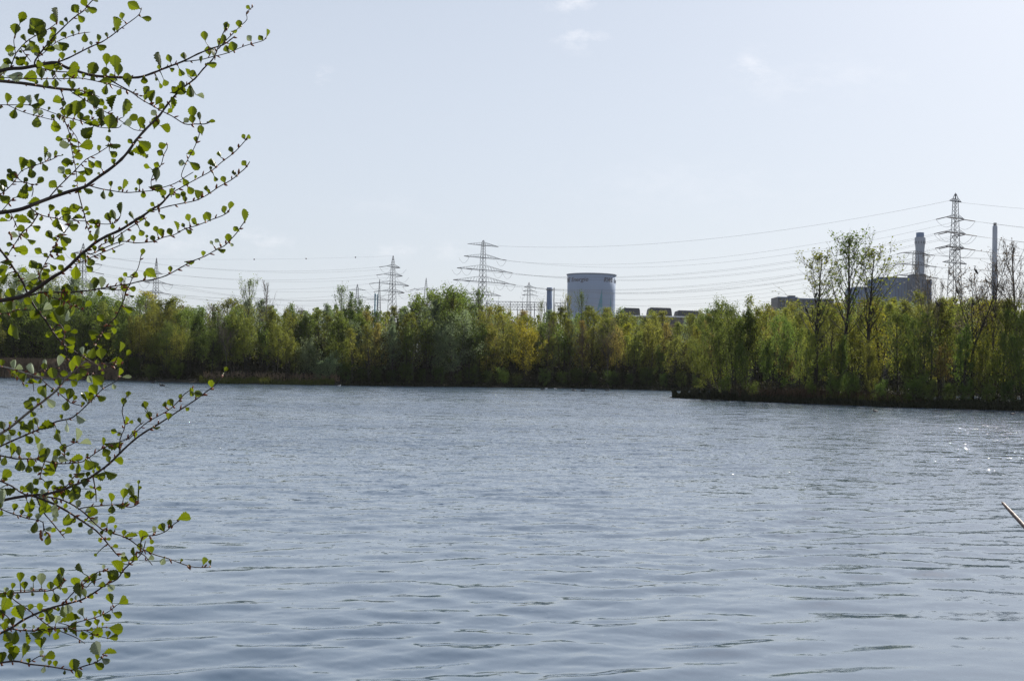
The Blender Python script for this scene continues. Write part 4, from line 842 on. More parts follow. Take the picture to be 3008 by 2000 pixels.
# ------------------------------------------------------------------ the alder reaching in from the left
S1, S2, S3 = (0, 0, .41463), (0, 550, .41463), (0, 1100, .57393)
def br(S, w0, w1, *xy):
    return dict(p=[(S[0] + x * S[2], S[1] + y * S[2]) for x, y in xy], w0=w0 * S[2], w1=w1 * S[2])
BR = [
 br(S1, 30, 6, (-60,1512),(60,1500),(160,1480),(260,1440),(380,1395),(500,1355),(600,1325),(650,1290),(720,1240),(790,1190),(860,1130),(920,1060),(960,1000),(1020,930),(1080,870),(1130,820),(1180,750),(1230,690),(1300,620),(1380,560),(1440,490),(1500,430),(1530,380),(1550,320),(1575,250),(1610,180)),
 br(S1, 26, 8, (-60,522),(60,490),(150,485),(240,470),(300,455),(400,445),(470,480),(560,510),(650,535),(740,545),(850,550),(980,550),(1080,520),(1180,480),(1300,435),(1400,385),(1500,345),(1580,320),(1630,285),(1665,258)),
 br(S1, 24, 19, (-60,566),(0,575),(150,590),(300,612),(440,632),(585,642)),
 br(S2, 30, 12, (-60,812),(80,790),(180,765),(300,690),(370,640),(440,600),(500,550),(560,490),(620,440),(680,390),(760,345),(850,305),(930,255),(1010,205),(1080,155),(1140,120),(1190,65),(1240,5)),
 br(S2, 18, 8, (-60,360),(-10,430),(40,490),(80,550),(120,610),(160,670),(190,740),(230,820),(270,880),(320,940),(360,1000),(400,1060),(450,1110),(520,1160),(590,1200),(650,1240)),
 br(S2, 14, 8, (60,795),(180,775),(300,745),(450,745),(580,738),(700,720),(800,702),(920,685)),
 br(S3, 17, 4, (-60,660),(50,635),(150,618),(230,612),(300,595),(370,570),(440,540),(500,500),(560,455),(620,395),(680,340),(740,295),(800,260),(870,215),(930,175),(1000,130),(1060,85),(1110,45),(1140,5)),
 br(S3, 13, 5, (-60,1350),(50,1300),(110,1260),(180,1225),(270,1190),(350,1170),(420,1150),(490,1110),(540,1075),(600,1045),(640,990),(700,940),(730,905),(745,850)),
 br(S2, 12, 6, (-60,1255),(60,1280),(130,1300),(210,1325),(290,1345),(370,1355),(450,1350),(490,1340),(560,1270),(600,1230)),
 br(S3, 14, 9, (-60,345),(-10,310),(40,280),(90,240),(150,190),(230,130),(290,80),(330,30),(365,-15)),
 br(S3, 10, 4, (-60,395),(60,340),(130,310),(200,280),(290,240),(370,220),(440,160),(490,110),(530,70),(600,30),(610,0)),
 br(S3, 8, 4, (-60,400),(80,430),(150,430),(220,440),(300,455),(400,450),(440,435),(520,380),(600,350),(660,320),(700,270),(740,240)),
 br(S3, 10, 5, (-60,1485),(70,1465),(150,1480),(240,1490),(320,1503),(370,1510),(430,1490),(495,1470),(540,1430)),
 br(S1, 7, 4, (-60,545),(90,555),(200,558),(320,560),(440,560),(560,555),(640,568),(720,585),(790,600),(870,630),(930,655),(1000,705),(1070,745),(1140,785),(1220,825),(1310,880),(1380,880),(1450,880),(1490,865)),
 br(S1, 6, 3.5, (-60,742),(80,745),(200,745),(290,770),(400,810),(500,840),(560,855),(620,875),(690,900),(760,908),(840,905),(860,885)),
 br(S1, 7, 4, (-60,1460),(-10,1390),(40,1350),(100,1290),(150,1215),(230,1180),(300,1155),(380,1125),(395,1100)),
 br(S3, 8, 7, (-60,1120),(80,1115),(180,1108),(270,1100),(340,1050)),
 br(S3, 8, 5, (-60,1255),(60,1300),(160,1310),(230,1300),(290,1297)),
 br(S2, 7, 5, (-60,905),(60,890),(120,870),(220,868)),
 # side shoots
 br(S1, 11, 5, (400,445),(480,415),(560,375),(640,335),(720,300),(790,255),(860,200),(930,150),(985,105),(1005,55)),
 br(S1, 7, 4, (1310,437),(1420,425),(1500,405),(1610,378),(1740,325),(1850,295),(1890,270)),
 br(S1, 6, 3, (270,410),(280,400),(330,360),(400,300),(480,265),(560,240),(640,230)),
 br(S1, 11, 6, (245,465),(250,430),(300,360),(370,275),(440,205),(520,130),(590,80),(640,20),(680,-20),(740,-80)),
 br(S1, 9, 5, (70,488),(105,400),(120,370),(155,330),(190,295),(260,250),(340,210),(410,160)),
 br(S1, 5, 4, (155,355),(190,400),(220,440)), br(S1, 4, 3, (110,380),(98,300),(103,262)),
 br(S1, 6, 4, (583,648),(650,665),(705,690)), br(S1, 6, 4, (490,640),(560,685),(650,740),(740,790),(860,860),(950,920),(1020,925)),
 br(S1, 9, 7, (280,480),(400,508),(500,515),(560,545)), br(S1, 12, 5, (740,545),(800,580),(870,620),(1000,685)), br(S1, 5, 4, (380,510),(410,560),(435,577)),
 br(S1, 7, 4, (1550,345),(1590,300),(1650,240),(1700,190),(1750,140),(1745,90),(1795,50)),
 br(S1, 9, 4, (350,1398),(400,1340),(470,1270),(540,1200),(610,1130),(690,1090),(750,1050),(800,1020)),
 br(S1, 8, 5, (630,1315),(700,1335),(780,1350),(890,1365),(1000,1358),(1080,1350),(1150,1330),(1240,1300),(1320,1250),(1370,1220)),
 br(S1, 8, 4, (1120,1470),(1150,1440),(1200,1380),(1300,1320),(1400,1265),(1500,1210),(1570,1150),(1650,1090),(1700,1040),(1735,1000),(1760,975)),
 br(S1, 8, 4, (1090,1490),(1200,1460),(1300,1440),(1390,1420),(1470,1380),(1550,1325),(1640,1275),(1700,1225),(1740,1190),(1770,1145)),
 br(S1, 5, 3, (1080,1355),(1070,1290),(1090,1230),(1140,1170),(1160,1100),(1185,1050),(1180,1010)),
 br(S1, 5, 4, (1285,1240),(1320,1150),(1370,1060),(1400,990),(1410,960),(1430,880)),
 br(S1, 7, 5, (430,640),(455,720),(440,790),(460,860),(490,940),(495,1000),(515,1090),(535,1190),(545,1260),(550,1340)),
 br(S1, 9, 6, (550,1345),(575,1440),(600,1530),(615,1600),(640,1660)), br(S1, 4, 3, (490,900),(520,940),(550,990),(560,1080)),
 br(S1, 5, 4, (60,748),(150,790),(250,820),(390,855)), br(S1, 4, 3, (560,855),(600,850),(740,845)),
 br(S1, 3, 2, (160,1290),(215,1305),(235,1340),(225,1395)), br(S1, 3, 2, (215,1305),(270,1310)), br(S1, 4, 3, (100,1290),(150,1290),(165,1290)),
 br(S1, 5, 4, (0,1510),(60,1440),(100,1400)), br(S1, 8, 4, (205,1465),(280,1520),(380,1545),(480,1562),(600,1567),(680,1582),(760,1589),(820,1577),(850,1542)),
 br(S2, 7, 5, (730,720),(850,728),(880,700)), br(S2, 9, 5, (900,690),(1000,665),(1080,655),(1180,625),(1280,570),(1360,525),(1450,490),(1520,450),(1590,415),(1640,365),(1680,320),(1710,275),(1740,235)),
 br(S2, 5, 4, (920,685),(945,630),(975,580),(990,530),(1000,480),(1010,455)),
 br(S2, 9, 6, (265,200),(220,270),(160,320),(120,380),(80,440),(50,490)), br(S2, 5, 4, (75,180),(110,260),(135,320),(130,380)),
 br(S2, 10, 6, (920,688),(890,745),(880,790),(850,860),(820,920),(760,980),(720,1030),(690,1090),(670,1125)),
 br(S2, 7, 5, (230,1325),(340,1290),(440,1280),(540,1275),(650,1265),(760,1250),(830,1240)),
 br(S2, 5, 4, (450,1360),(520,1345),(600,1340),(700,1300),(790,1265),(870,1255)),
 br(S2, 7, 4, (275,1340),(350,1410),(420,1460),(500,1525),(590,1550)),
 br(S2, 8, 5, (420,970),(455,1030),(450,1100),(470,1160),(475,1250),(485,1335)),
 br(S2, 6, 4, (275,640),(330,520),(380,430),(420,360),(480,290),(500,250)), br(S2, 6, 5, (345,780),(390,785),(480,820),(560,860),(590,875)),
 br(S2, 8, 4, (640,475),(720,440),(860,385),(960,395),(1080,385),(1160,355),(1240,335),(1300,300),(1400,270),(1500,230),(1580,200),(1625,170)),
 br(S2, 6, 4, (700,420),(800,370),(900,300),(980,250),(1040,215)), br(S2, 6, 5, (540,545),(640,500),(760,450),(880,400)),
 br(S2, 5, 3, (60,1290),(120,1340),(160,1380),(170,1410)), br(S2, 4, 3, (230,1335),(235,1400),(240,1445)),
 br(S3, 5, 4, (660,330),(700,290),(760,240),(850,190),(900,150),(950,95),(990,75)), br(S3, 5, 4, (610,400),(615,330),(640,260),(625,190),(640,130),(655,95)),
 br(S3, 6, 4, (230,608),(310,590),(350,560),(380,520),(410,505),(470,515)), br(S3, 7, 5, (475,515),(490,600),(492,650)),
 br(S3, 12, 6, (160,618),(250,650),(330,690),(400,735),(460,775),(500,805),(540,850),(590,910),(610,930)),
 br(S3, 8, 4, (200,620),(300,635),(380,670),(440,715),(520,790),(590,815),(650,835),(720,885),(790,920),(860,940),(940,970),(1000,985),(1080,985)),
 br(S3, 6, 4, (720,880),(730,830),(800,820),(850,800),(890,765),(920,745)), br(S3, 6, 4, (400,690),(430,680),(520,670),(600,665),(670,678),(715,655)),
 br(S3, 8, 6, (-10,540),(60,570),(110,605),(160,620)), br(S3, 6, 4, (-60,665),(0,685),(60,710),(140,735),(220,755),(215,830)), br(S3, 4, 3, (220,760),(230,800),(260,825)),
 br(S3, 7, 5, (185,622),(220,700),(270,760),(330,835)), br(S3, 6, 4, (320,1175),(380,1110),(440,1060),(500,1010),(560,1005)),
 br(S3, 6, 4, (30,1118),(90,1165),(150,1205),(210,1255),(260,1290),(330,1320),(390,1345),(435,1375)),
 br(S3, 7, 4, (180,1305),(270,1300),(350,1295),(400,1310),(480,1300),(550,1290)), br(S3, 5, 4, (350,1290),(400,1265),(480,1245),(550,1215),(590,1185)), br(S3, 4, 3, (430,1305),(500,1335),(560,1350)),
 br(S3, 6, 5, (-10,1195),(50,1250),(70,1298)), br(S3, 5, 4, (140,1478),(200,1440),(250,1440)), br(S3, 4, 3, (440,590+500),(470,1060),(520,1040)),
 br(S3, 5, 4, (700,905),(740,925),(780,975)), br(S3, 5, 3, (330,380),(360,360),(400,340)), br(S3, 4, 3, (230,440),(210,500),(205,540)),
]
rb = random.Random(5)
nodes = []     # (x, y, depth, main id, tangent)
mains = []
for b in BR:
    best = None; x, y = b['p'][0]
    if x > 8:
        for nd in nodes:
            d_ = (nd[0] - x) ** 2 + (nd[1] - y) ** 2
            if best is None or d_ < best[0]: best = (d_, nd)
    if best is None:
        b['main'] = len(mains); mains.append(b); z0 = 2.3 + rb.uniform(-.28, .28)
        # carry the branch on, out of view, to the trunk
        b['root'] = True
    else:
        nd = best[1]; b['main'] = nd[3]; z0 = nd[2]; b['root'] = False
        if best[0] > 9: b['p'].insert(0, (nd[0], nd[1]))
    tip = rb.uniform(-.32, .32) if b['root'] else rb.uniform(-.16, .16)
    P = b['p']; cum = [0]
    for i in range(1, len(P)): cum.append(cum[-1] + math.dist(P[i], P[i - 1]))
    b['d'] = [z0 + tip * min(1.0, cum[-1] / 500) * (c / cum[-1]) ** 1.2 for c in cum]; b['cum'] = cum
    for i in range(len(P) - 1):
        n_ = max(1, int((cum[i + 1] - cum[i]) / 5)); tx, ty = P[i + 1][0] - P[i][0], P[i + 1][1] - P[i][1]; L_ = math.hypot(tx, ty) or 1
        for q in range(n_):
            t = q / n_; nodes.append((P[i][0] + tx * t, P[i][1] + ty * t, b['d'][i] + (b['d'][i + 1] - b['d'][i]) * t, b['main'], (tx / L_, ty / L_), b['w0'] + (b['w1'] - b['w0']) * (cum[i] + (cum[i+1]-cum[i]) * t) / cum[-1]))
def pw(x, y, d): return Vector((0, 0, CAM_Z)) + ray(x, y) * d
TX, TY_ = -2.15, 2.55; tz = gz(TX, TY_) - .1
alder = empty('alder_tree', (TX, TY_, tz)); tag(alder, 'young alder with fresh pleated leaves reaching in from the left bank', 'alder')
AO = Vector((TX, TY_, tz))
def bark(name, c1, c2, c3):
    m, nt, out = new_mat(name); p = nt.nodes.new('ShaderNodeBsdfPrincipled'); n = noise(nt, 16, 5, .6, 'Object', (1, 1, 1)); p.inputs['Roughness'].default_value = .7
    nt.links.new(ramp(nt, n.outputs['Fac'], [(.3, c1), (.55, c2), (.75, c3)]), p.inputs['Base Color'])
    bp = nt.nodes.new('ShaderNodeBump'); bp.inputs['Strength'].default_value = .5; bp.inputs['Distance'].default_value = .002; n2 = noise(nt, 130, 3)
    nt.links.new(n2.outputs['Fac'], bp.inputs['Height']); nt.links.new(bp.outputs[0], p.inputs['Normal']); nt.links.new(p.outputs[0], out.inputs[0]); return m
M['alder_bark'] = bark('alder_bark', (.022, .014, .012), (.04, .028, .024), (.12, .10, .09))
M['alder_pale_bark'] = bark('alder_pale_bark', (.12, .10, .09), (.22, .20, .18), (.30, .28, .25))
M['bud'] = surf('bud', (.16, .025, .015), (.26, .10, .03), 60, .4)
def leaf_material(name, c, vein, tr, transf, rough=.35, spec=.5):
    m, nt, out = new_mat(name); uvn = nt.nodes.new('ShaderNodeUVMap'); sp_ = nt.nodes.new('ShaderNodeSeparateXYZ'); nt.links.new(uvn.outputs[0], sp_.inputs[0])
    def mth(op, a, b=None, cl=False):
        n = nt.nodes.new('ShaderNodeMath'); n.operation = op; n.use_clamp = cl
        for i, v in enumerate((a, b)):
            if v is None: continue
            if isinstance(v, (int, float)): n.inputs[i].default_value = v
            else: nt.links.new(v, n.inputs[i])
        return n.outputs[0]
    au = mth('ABSOLUTE', mth('SUBTRACT', sp_.outputs['X'], .5))
    v_ = mth('FRACT', mth('MULTIPLY', mth('SUBTRACT', sp_.outputs['Y'], mth('MULTIPLY', au, .75)), 9.0))
    v_ = mth('MULTIPLY', mth('SUBTRACT', mth('ABSOLUTE', mth('SUBTRACT', v_, .5)), .36), 9.0, True)
    mid = mth('MULTIPLY', mth('SUBTRACT', .035, au), 40.0, True); v_ = mth('MAXIMUM', v_, mid)
    n = noise(nt, 30, 3); oi = nt.nodes.new('ShaderNodeNewGeometry'); 
    base = ramp(nt, n.outputs['Fac'], [(.35, c), (.65, tuple(min(1, q * 1.35) for q in c))])
    hs = nt.nodes.new('ShaderNodeHueSaturation'); rv = nt.nodes.new('ShaderNodeMapRange'); rv.inputs['To Min'].default_value = .6; rv.inputs['To Max'].default_value = 1.25
    nt.links.new(oi.outputs['Random Per Island'], rv.inputs[0]); nt.links.new(rv.outputs[0], hs.inputs['Value']); nt.links.new(base, hs.inputs['Color'])
    mx = nt.nodes.new('ShaderNodeMix'); mx.data_type = 'RGBA'; nt.links.new(v_, mx.inputs['Factor']); nt.links.new(hs.outputs[0], mx.inputs['A']); mx.inputs['B'].default_value = (*vein, 1)
    d = nt.nodes.new('ShaderNodeBsdfPrincipled'); d.inputs['Roughness'].default_value = rough; d.inputs['Specular IOR Level'].default_value = spec; nt.links.new(mx.outputs['Result'], d.inputs['Base Color'])
    t = nt.nodes.new('ShaderNodeBsdfTranslucent'); m2 = nt.nodes.new('ShaderNodeMix'); m2.data_type = 'RGBA'; m2.blend_type = 'MULTIPLY'; m2.inputs['Factor'].default_value = 1
    nt.links.new(mx.outputs['Result'], m2.inputs['A']); m2.inputs['B'].default_value = (*transf, 1); m2.clamp_result = False
    nt.links.new(m2.outputs['Result'], t.inputs['Color']); sh = nt.nodes.new('ShaderNodeMixShader'); sh.inputs[0].default_value = tr
    nt.links.new(d.outputs[0], sh.inputs[1]); nt.links.new(t.outputs[0], sh.inputs[2]); nt.links.new(sh.outputs[0], out.inputs[0]); return m
M['alder_leaf'] = leaf_material('alder_leaf', (.052, .076, .005), (.024, .040, .003), .55, (2.45, 2.1, .9))
M['alder_leaf_glare'] = leaf_material('alder_leaf_glare', (.24, .28, .18), (.09, .13, .05), .3, (1.2, 1.2, 1.0), .3, .8)  # glare off the leaves, painted in as a whitish base colour
# trunk
mb = MB(); tp = [Vector((0, 0, 0)), Vector((.03, .02, .8)), Vector((-.02, .0, 1.7)), Vector((.05, .03, 2.7)), Vector((.02, -.03, 3.8)), Vector((.1, .02, 5.2)), Vector((.12, .0, 6.4))]
mb.tube(tp, [.11, .085, .075, .065, .05, .03, .012], 14); mb.build('trunk', M['alder_bark'], alder, True)
bmb = [MB() for _ in mains]; buds = [MB() for _ in mains]
leafV = [[] for _ in mains]; leafF = [[] for _ in mains]; leafU = [[] for _ in mains]; leafM = [[] for _ in mains]
pale_b = {9, 8, 16}
def smooth_path(P, d, w0, w1, cum):
    pts, rad = [], []; n = len(P)
    for i in range(n - 1):
        p0, p1, p2, p3 = P[max(0, i - 1)], P[i], P[i + 1], P[min(n - 1, i + 2)]
        for q in range(3):
            t = q / 3.0; a = [.5 * (2 * p1[k] + (p2[k] - p0[k]) * t + (2 * p0[k] - 5 * p1[k] + 4 * p2[k] - p3[k]) * t * t + (3 * p1[k] - p0[k] - 3 * p2[k] + p3[k]) * t ** 3) for k in (0, 1)]
            dd = d[i] + (d[i + 1] - d[i]) * t; s = (cum[i] + (cum[i + 1] - cum[i]) * t) / cum[-1]
            w = w0 + (w1 - w0) * s; knot = 1.18 if q == 0 and w < 8 else rb.uniform(.95, 1.05)
            pts.append(pw(a[0], a[1], dd)); rad.append(max(.0008, .5 * w / F * dd * knot))
    pts.append(pw(*P[-1], d[-1])); rad.append(max(.0006, .4 * w1 / F * d[-1])); return pts, rad
for bi, b in enumerate(BR):
    pts, rad = smooth_path(b['p'], b['d'], b['w0'], b['w1'], b['cum'])
    if b['root']:
        e = pts[0]; zt_ = min(max(e.z + (-.55 if e.z > 2.2 else -.25) - tz, .4), 5.5); root = AO + Vector((.04, .02, zt_)); mid = e.lerp(root, .5) + Vector((0, 0, .08))
        q0 = e + (e - pts[2]).normalized() * .18
        pts = [root, root.lerp(mid, .55), mid, q0.lerp(mid, .35)] + pts; r_ = rad[0]; rad = [r_ * 1.6, r_ * 1.45, r_ * 1.3, r_ * 1.15] + rad
    bmb[b['main']].tube([p_ - AO for p_ in pts], rad, 8, 1 if bi in pale_b else 0)
# leaves: (x, y, half width, half height) surveyed one by one; a fifth value 1 marks glare painted as a pale leaf colour
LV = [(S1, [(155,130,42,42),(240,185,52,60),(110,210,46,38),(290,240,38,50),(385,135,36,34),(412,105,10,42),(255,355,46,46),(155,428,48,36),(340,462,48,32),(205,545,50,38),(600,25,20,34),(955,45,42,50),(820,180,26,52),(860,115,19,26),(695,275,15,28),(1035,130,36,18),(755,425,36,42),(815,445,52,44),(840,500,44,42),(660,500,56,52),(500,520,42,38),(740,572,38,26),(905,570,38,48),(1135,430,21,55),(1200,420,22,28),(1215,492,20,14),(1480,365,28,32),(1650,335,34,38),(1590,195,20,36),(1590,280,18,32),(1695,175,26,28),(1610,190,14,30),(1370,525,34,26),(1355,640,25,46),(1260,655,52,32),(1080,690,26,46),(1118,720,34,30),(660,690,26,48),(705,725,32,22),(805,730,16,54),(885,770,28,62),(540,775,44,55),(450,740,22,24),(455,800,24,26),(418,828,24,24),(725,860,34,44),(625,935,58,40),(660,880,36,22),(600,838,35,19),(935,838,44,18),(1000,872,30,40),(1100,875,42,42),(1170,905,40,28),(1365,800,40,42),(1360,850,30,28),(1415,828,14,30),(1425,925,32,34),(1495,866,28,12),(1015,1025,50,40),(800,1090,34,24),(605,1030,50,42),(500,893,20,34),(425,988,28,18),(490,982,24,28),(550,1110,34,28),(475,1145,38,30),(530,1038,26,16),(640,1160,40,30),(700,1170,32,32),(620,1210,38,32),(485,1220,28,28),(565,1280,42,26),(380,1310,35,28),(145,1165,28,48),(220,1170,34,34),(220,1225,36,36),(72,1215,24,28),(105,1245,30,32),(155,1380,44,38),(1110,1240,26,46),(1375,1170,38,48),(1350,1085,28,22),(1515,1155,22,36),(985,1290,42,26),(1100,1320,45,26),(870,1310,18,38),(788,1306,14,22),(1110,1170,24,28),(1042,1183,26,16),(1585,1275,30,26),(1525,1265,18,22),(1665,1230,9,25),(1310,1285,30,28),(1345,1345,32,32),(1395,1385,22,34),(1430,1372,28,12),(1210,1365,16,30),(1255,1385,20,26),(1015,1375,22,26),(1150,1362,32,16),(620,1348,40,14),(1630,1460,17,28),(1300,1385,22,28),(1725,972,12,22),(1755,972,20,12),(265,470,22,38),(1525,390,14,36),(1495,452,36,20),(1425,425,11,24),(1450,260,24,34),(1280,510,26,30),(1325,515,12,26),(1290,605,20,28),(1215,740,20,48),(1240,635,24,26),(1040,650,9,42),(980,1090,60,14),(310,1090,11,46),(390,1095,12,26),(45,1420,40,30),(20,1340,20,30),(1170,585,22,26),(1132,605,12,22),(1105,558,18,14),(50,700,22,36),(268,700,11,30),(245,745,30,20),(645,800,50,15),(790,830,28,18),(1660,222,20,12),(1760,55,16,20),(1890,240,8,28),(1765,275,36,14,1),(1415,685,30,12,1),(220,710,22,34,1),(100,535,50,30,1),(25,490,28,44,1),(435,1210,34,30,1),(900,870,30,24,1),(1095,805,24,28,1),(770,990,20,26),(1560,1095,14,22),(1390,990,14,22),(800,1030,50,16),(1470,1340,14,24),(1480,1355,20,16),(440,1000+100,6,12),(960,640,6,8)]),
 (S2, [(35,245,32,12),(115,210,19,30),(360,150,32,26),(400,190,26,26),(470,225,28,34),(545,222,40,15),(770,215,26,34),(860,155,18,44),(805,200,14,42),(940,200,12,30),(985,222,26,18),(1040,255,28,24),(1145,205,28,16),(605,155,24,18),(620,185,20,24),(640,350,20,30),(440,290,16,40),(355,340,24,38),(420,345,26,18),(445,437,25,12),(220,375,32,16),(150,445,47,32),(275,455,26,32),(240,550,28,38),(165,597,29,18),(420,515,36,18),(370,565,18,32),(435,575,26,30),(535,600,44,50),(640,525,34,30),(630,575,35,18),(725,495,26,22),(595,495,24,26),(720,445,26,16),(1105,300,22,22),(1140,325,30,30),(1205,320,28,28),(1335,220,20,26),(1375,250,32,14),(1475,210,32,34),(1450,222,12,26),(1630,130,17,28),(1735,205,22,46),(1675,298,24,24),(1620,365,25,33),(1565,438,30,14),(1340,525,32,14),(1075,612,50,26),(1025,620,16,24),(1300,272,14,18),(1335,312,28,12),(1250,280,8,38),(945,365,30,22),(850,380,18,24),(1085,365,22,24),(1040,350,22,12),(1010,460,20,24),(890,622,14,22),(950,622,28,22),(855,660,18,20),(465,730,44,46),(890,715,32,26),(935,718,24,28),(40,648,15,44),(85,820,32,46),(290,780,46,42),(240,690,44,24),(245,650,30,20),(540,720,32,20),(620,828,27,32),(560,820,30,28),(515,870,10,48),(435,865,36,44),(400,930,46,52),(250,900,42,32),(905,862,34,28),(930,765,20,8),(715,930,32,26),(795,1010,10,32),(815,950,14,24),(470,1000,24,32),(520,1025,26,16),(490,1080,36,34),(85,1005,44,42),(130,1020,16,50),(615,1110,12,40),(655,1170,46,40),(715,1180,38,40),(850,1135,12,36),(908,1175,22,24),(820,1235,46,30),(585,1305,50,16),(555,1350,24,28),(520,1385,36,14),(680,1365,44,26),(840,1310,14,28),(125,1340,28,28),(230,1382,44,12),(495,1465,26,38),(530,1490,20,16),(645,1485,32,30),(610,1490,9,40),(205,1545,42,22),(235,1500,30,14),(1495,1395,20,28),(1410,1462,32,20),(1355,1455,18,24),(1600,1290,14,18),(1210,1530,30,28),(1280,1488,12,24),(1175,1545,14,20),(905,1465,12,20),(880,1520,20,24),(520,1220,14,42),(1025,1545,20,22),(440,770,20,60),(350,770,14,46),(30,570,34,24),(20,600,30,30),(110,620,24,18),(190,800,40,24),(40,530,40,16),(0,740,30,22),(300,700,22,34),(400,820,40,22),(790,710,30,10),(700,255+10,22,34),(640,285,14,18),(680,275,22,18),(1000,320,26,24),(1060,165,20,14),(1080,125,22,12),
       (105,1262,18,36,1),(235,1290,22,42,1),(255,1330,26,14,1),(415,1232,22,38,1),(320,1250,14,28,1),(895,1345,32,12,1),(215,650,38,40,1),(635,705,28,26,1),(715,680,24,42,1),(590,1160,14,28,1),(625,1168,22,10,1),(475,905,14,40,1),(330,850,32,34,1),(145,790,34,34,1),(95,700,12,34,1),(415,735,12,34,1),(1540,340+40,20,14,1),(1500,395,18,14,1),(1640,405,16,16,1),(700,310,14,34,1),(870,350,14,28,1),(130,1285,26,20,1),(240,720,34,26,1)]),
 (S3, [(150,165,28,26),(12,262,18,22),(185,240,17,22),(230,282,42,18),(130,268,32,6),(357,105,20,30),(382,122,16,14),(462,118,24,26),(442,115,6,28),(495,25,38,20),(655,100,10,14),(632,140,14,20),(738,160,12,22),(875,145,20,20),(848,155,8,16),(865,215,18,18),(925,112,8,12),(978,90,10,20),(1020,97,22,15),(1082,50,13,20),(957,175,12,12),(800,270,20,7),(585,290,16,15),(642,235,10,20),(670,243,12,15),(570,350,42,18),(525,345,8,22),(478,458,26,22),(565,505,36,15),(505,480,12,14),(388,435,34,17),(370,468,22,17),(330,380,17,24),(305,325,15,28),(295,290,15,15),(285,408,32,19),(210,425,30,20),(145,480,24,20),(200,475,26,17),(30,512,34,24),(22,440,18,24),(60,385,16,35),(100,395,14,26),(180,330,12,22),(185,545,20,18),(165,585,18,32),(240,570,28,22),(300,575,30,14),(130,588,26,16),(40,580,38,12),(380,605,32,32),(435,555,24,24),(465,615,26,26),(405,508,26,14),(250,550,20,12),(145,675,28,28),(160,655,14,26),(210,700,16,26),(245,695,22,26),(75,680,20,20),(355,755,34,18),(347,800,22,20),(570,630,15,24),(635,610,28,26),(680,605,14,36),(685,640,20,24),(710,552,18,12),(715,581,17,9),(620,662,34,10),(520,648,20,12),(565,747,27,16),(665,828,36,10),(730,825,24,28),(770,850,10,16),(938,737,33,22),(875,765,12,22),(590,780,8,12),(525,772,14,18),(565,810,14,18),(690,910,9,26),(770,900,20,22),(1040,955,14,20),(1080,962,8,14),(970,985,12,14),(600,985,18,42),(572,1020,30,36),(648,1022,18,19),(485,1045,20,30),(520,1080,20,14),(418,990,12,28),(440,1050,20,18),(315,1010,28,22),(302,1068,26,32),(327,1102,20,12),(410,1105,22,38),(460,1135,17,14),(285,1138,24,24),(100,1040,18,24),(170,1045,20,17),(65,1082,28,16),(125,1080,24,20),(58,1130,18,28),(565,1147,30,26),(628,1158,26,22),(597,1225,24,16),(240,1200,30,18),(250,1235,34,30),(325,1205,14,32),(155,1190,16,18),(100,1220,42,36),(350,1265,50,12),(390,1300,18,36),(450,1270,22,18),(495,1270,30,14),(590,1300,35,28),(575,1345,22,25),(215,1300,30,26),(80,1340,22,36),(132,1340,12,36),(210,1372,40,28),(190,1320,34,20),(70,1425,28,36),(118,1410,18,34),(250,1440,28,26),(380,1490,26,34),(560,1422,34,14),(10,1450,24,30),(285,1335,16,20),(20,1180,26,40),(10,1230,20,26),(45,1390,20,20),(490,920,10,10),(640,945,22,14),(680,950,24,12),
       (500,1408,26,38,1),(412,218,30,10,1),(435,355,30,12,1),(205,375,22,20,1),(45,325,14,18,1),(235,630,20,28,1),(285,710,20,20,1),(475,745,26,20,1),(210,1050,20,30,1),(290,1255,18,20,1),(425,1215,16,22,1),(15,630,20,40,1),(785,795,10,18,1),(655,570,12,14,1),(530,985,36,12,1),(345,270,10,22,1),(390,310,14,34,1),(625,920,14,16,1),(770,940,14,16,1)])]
NT, NU = 13, 7
def leaf_mesh(mi_, base, tip, widthv, nrm, L, Wd, curl, fold, pale):
    v0 = sum(len(a) for a in leafV[mi_]); yv = (tip - base).normalized(); arr, uv = [], []
    for i in range(NT):
        t = i / (NT - 1); w = max(.0, math.sin(math.pi * min(1, t ** 1.7))) ** .72 * .5
        if i == NT - 1: w = .10
        if i == 0: w = .02
        w *= (1 + (.09 if i % 2 else -.07)); notch = .0
        for j in range(NU):
            u = (j / (NU - 1) - .5) * 2; x = u * w * Wd
            yy = (t + (.03 * abs(u) if t > .8 else 0)) * L; z = Wd * (fold * abs(u) * w * 2 + .028 * (1 if (i % 2) else -1) * (1 - .2 * abs(u))) + curl * L * t * t
            p_ = base + yv * yy + widthv * x + nrm * z; arr.append(p_ - AO); uv.append((.5 + u * w, t))
    leafV[mi_].append(arr); leafU[mi_].append(uv)
    for i in range(NT - 1):
        for j in range(NU - 1):
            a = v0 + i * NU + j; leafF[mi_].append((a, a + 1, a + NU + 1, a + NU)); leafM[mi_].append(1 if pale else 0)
def ellipsoid(mb, c, axis, r, l, mi=0):
    axis = axis.normalized(); k = 5; pts = [c + axis * (l * (i / (k - 1) - .5)) for i in range(k)]
    r *= .8; mb.tube(pts, [r * .25, r * .85, r, r * .75, r * .12], 6, mi, cap=False)
nodes_arr = np.array([(a[0], a[1]) for a in nodes])
placed = []
